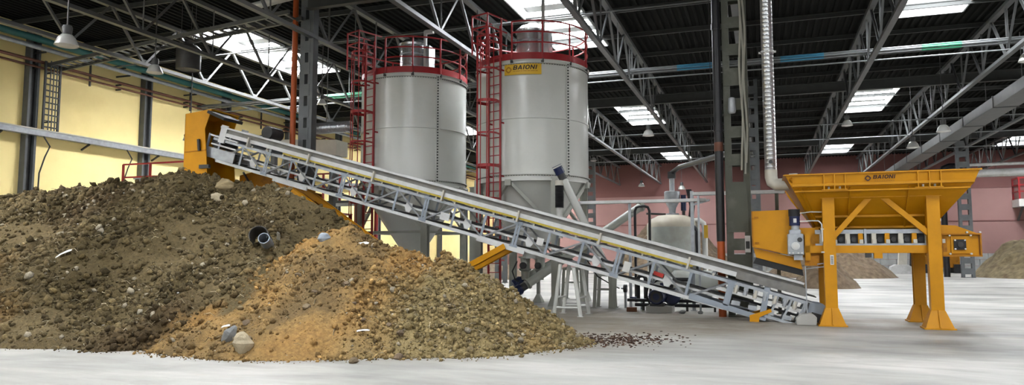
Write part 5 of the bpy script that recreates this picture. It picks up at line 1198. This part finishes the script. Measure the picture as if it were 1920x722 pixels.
MB().tube((13.4, 62.2, 7.75), (XE, 62.2, 7.75), .30, 14).build('lagged_pipe', M_galv_light, t, True); MB().path([(14.3, 62.0, 8.35), (13.4, 62.0, 8.35), (13.05, 62, 8.2), (12.95, 62, 7.8), (12.95, 62, 0)], .22, 12).build('elbow_pipe', M_pipe_black, t, True)
MB().tube((14.0, 62.2, 8.40), (XE, 62.2, 8.40), .12, 10).build('thin_pipe', M_galv_light, t, True)
for x in (16, 20, 24): piece('hanger', (x, 62.2, 8.0), (x, 62.2, 11.5), .05, .05, M_truss, t)
# ================================================================== things lying on the heaps and floor
def on(x, y, up=0): return (x, y, hz(x, y) + up)
lump('boulder', on(-8.10, 9.86, .12), .20, M_stone, 'cream boulder at the foot of heap beside a grey slab', 'stone', None, 3, (.85, .7, 1.0), .3, 3)
t = lump('stone_slab', on(-8.48, 9.98, .10), .20, M_slate, 'leaning grey stone slab at the foot of heap', 'stone', None, 8, (.62, .25, 1.05), .5, 3, .5); t.rotation_euler = (.25, .55, .3)
lump('concrete_lump', on(-8.62, 12.87, .06), .14, M_galv_blue, 'smooth blue-grey rounded block lodged where the two heaps meet', 'stone', None, 12, (1.1, .8, .9), 0, 3)
lump('boulder', on(-13.25, 15.0, .06), .20, M_stone, 'large pale angular rock near the crest of grey heap', 'stone', None, 14, (1.1, .6, .7), .2, 3)
lump('boulder', on(-13.45, 15.4, .04), .24, M_farsoil2, 'rounded earthy boulder on the crest beneath the hood', 'stone', None, 25, (1.25, .8, .75), .1, 3)
# broken pipe half buried
px_, py_ = -10.25, 12.98; zz = hz(px_, py_)
t = thing('pipe_fragment', 'broken dark pipe half buried in grey heap', 'debris', (px_, py_, zz))
Mr = Matrix.Rotation(R(25), 3, 'Z') @ Matrix.Rotation(R(72), 3, 'X')
MB().lathe([(.20, -.1), (.20, .38), (.185, .38), (.185, -.1)], 20, (px_, py_, zz + .12), R(-20), R(215), Mr).build('half_shell', M_dark, t, True); MB().lathe([(.12, -.1), (.12, .36), (.105, .36), (.105, -.1)], 18, (px_ + .16, py_ - .03, zz + .05), M=Mr).build('inner_pipe', M_galv_blue, t, True)
def scrap(x, y, L_, w_, rz, el, label, m_=M_plastic, group=None):
    z = hz(x, y); t = thing('plastic_scrap', label, 'debris', (x, y, z), group); m = MB(); V = []; n = 5
    d = Vector((math.cos(rz) * math.cos(el), math.sin(rz) * math.cos(el), math.sin(el))); sd = Vector((-math.sin(rz), math.cos(rz), .6)).normalized()
    for i in range(n + 1):
        u = i / n - .5; c = Vector((x, y, z + .06)) + d * (L_ * u) + Vector((0, 0, .25 * L_ * (.25 - u * u))); ww = w_ * (1 - 1.2 * u * u) * (.9 + .2 * math.sin(i * 2.1))
        V += [c + sd * ww / 2, c - sd * ww / 2, c + sd * ww / 2 + Vector((0, -.008, -.006)), c - sd * ww / 2 + Vector((0, -.008, -.006))]
    F = []
    for i in range(n):
        a = 4 * i; b_ = a + 4; F += [(a, b_, b_ + 1, a + 1), (a + 2, a + 3, b_ + 3, b_ + 2), (a, a + 2, b_ + 2, b_), (a + 1, b_ + 1, b_ + 3, a + 3)]
    F += [(0, 1, 3, 2), (4 * n, 4 * n + 2, 4 * n + 3, 4 * n + 1)]
    m.add(V, F); m.build('sheet', m_, t)
scrap(-10.3, 13.6, .42, .10, 2.2, -.7, 'curved white plastic strip above the broken pipe'); scrap(-14.55, 11.78, .34, .10, .7, .5, 'white plastic shard on the slope of grey heap')
scrap(-9.2, 13.6, .20, .14, .2, .6, 'pale blue-grey plastic piece where heaps meet', M_galv_light); scrap(-7.8, 13.0, .32, .09, .1, .1, 'flat white board piece on crest of orange heap'); scrap(-6.5, 10.9, .26, .04, .3, .1, 'thin white sliver low on the orange heap'); scrap(-8.84, 10.3, .15, .06, .3, .2, 'small white shard above the leaning slab')
r2_ = random.Random(5)
for i in range(34):
    x = r2_.uniform(-20, -9); y = r2_.uniform(10.6, 15.2); 
    lump('pale_pebble', on(x, y, .015), r2_.uniform(.018, .042), M_plastic if i % 3 else M_stone, 'small whitish fragment lying on the slope of grey heap', 'stone', 'whitish fragments on the grey heap', 100 + i, (1.2, .7, .7), r2_.uniform(0, 3), 1)
for i in range(26):
    x = r2_.uniform(-9.0, -4.4); y = r2_.uniform(10.2, 12.6) if x > -6 else r2_.uniform(9.9, 12.2)
    z = hz(x, y)
    if z > 1.3: continue
    lump('soil_stone', (x, y, z + .03), r2_.uniform(.04, .10), M_farsoil if i % 3 else M_farsoil2, 'fist-sized brown stone at the foot of orange heap', 'stone', 'stones at the foot of the orange heap', 200 + i, (1.2, .9, .8), r2_.uniform(0, 3), 2)
for x, y, s_, lb in ((-4.05, 15.3, .16, 'dark clod lying alone beyond the toe of orange heap'), (-12.55, 9.75, .09, 'small stone lying alone on floor before grey heap')):
    lump('clod', (x, y, s_ * .45), s_, M_farsoil, lb, 'clod', None, 77, (1.4, .8, .65))
# scattered litter on the floor to the right of the orange heap
n = 900; P = np.stack([NR.normal(-3.0, .62, n), NR.normal(14.3, .55, n) , np.zeros(n)], 1); P[:, 1] += (P[:, 0] + 3.0) * .25
s = NR.uniform(.008, .03, n); V = ICO[None] * NR.uniform(.5, 1.3, (n, 1, 3)) * np.array([1.2, 1.2, .5]); V = V * s[:, None, None] + P[:, None]; V[..., 2] = np.maximum(V[..., 2] + s[:, None] * .4, .001)
o = link('soil_crumbs', raw_mesh('soil_crumbs', V.reshape(-1, 3), (ICF[None] + (np.arange(n) * 12)[:, None, None]).reshape(-1, 3), np.repeat(np.array([.07, .042, .03]) * np.exp(NR.randn(n, 1) * .4), 12, 0), M_clod)); tag(o, 'scattered dark crumbs of soil on the floor right of the orange heap', 'soil', kind='stuff')
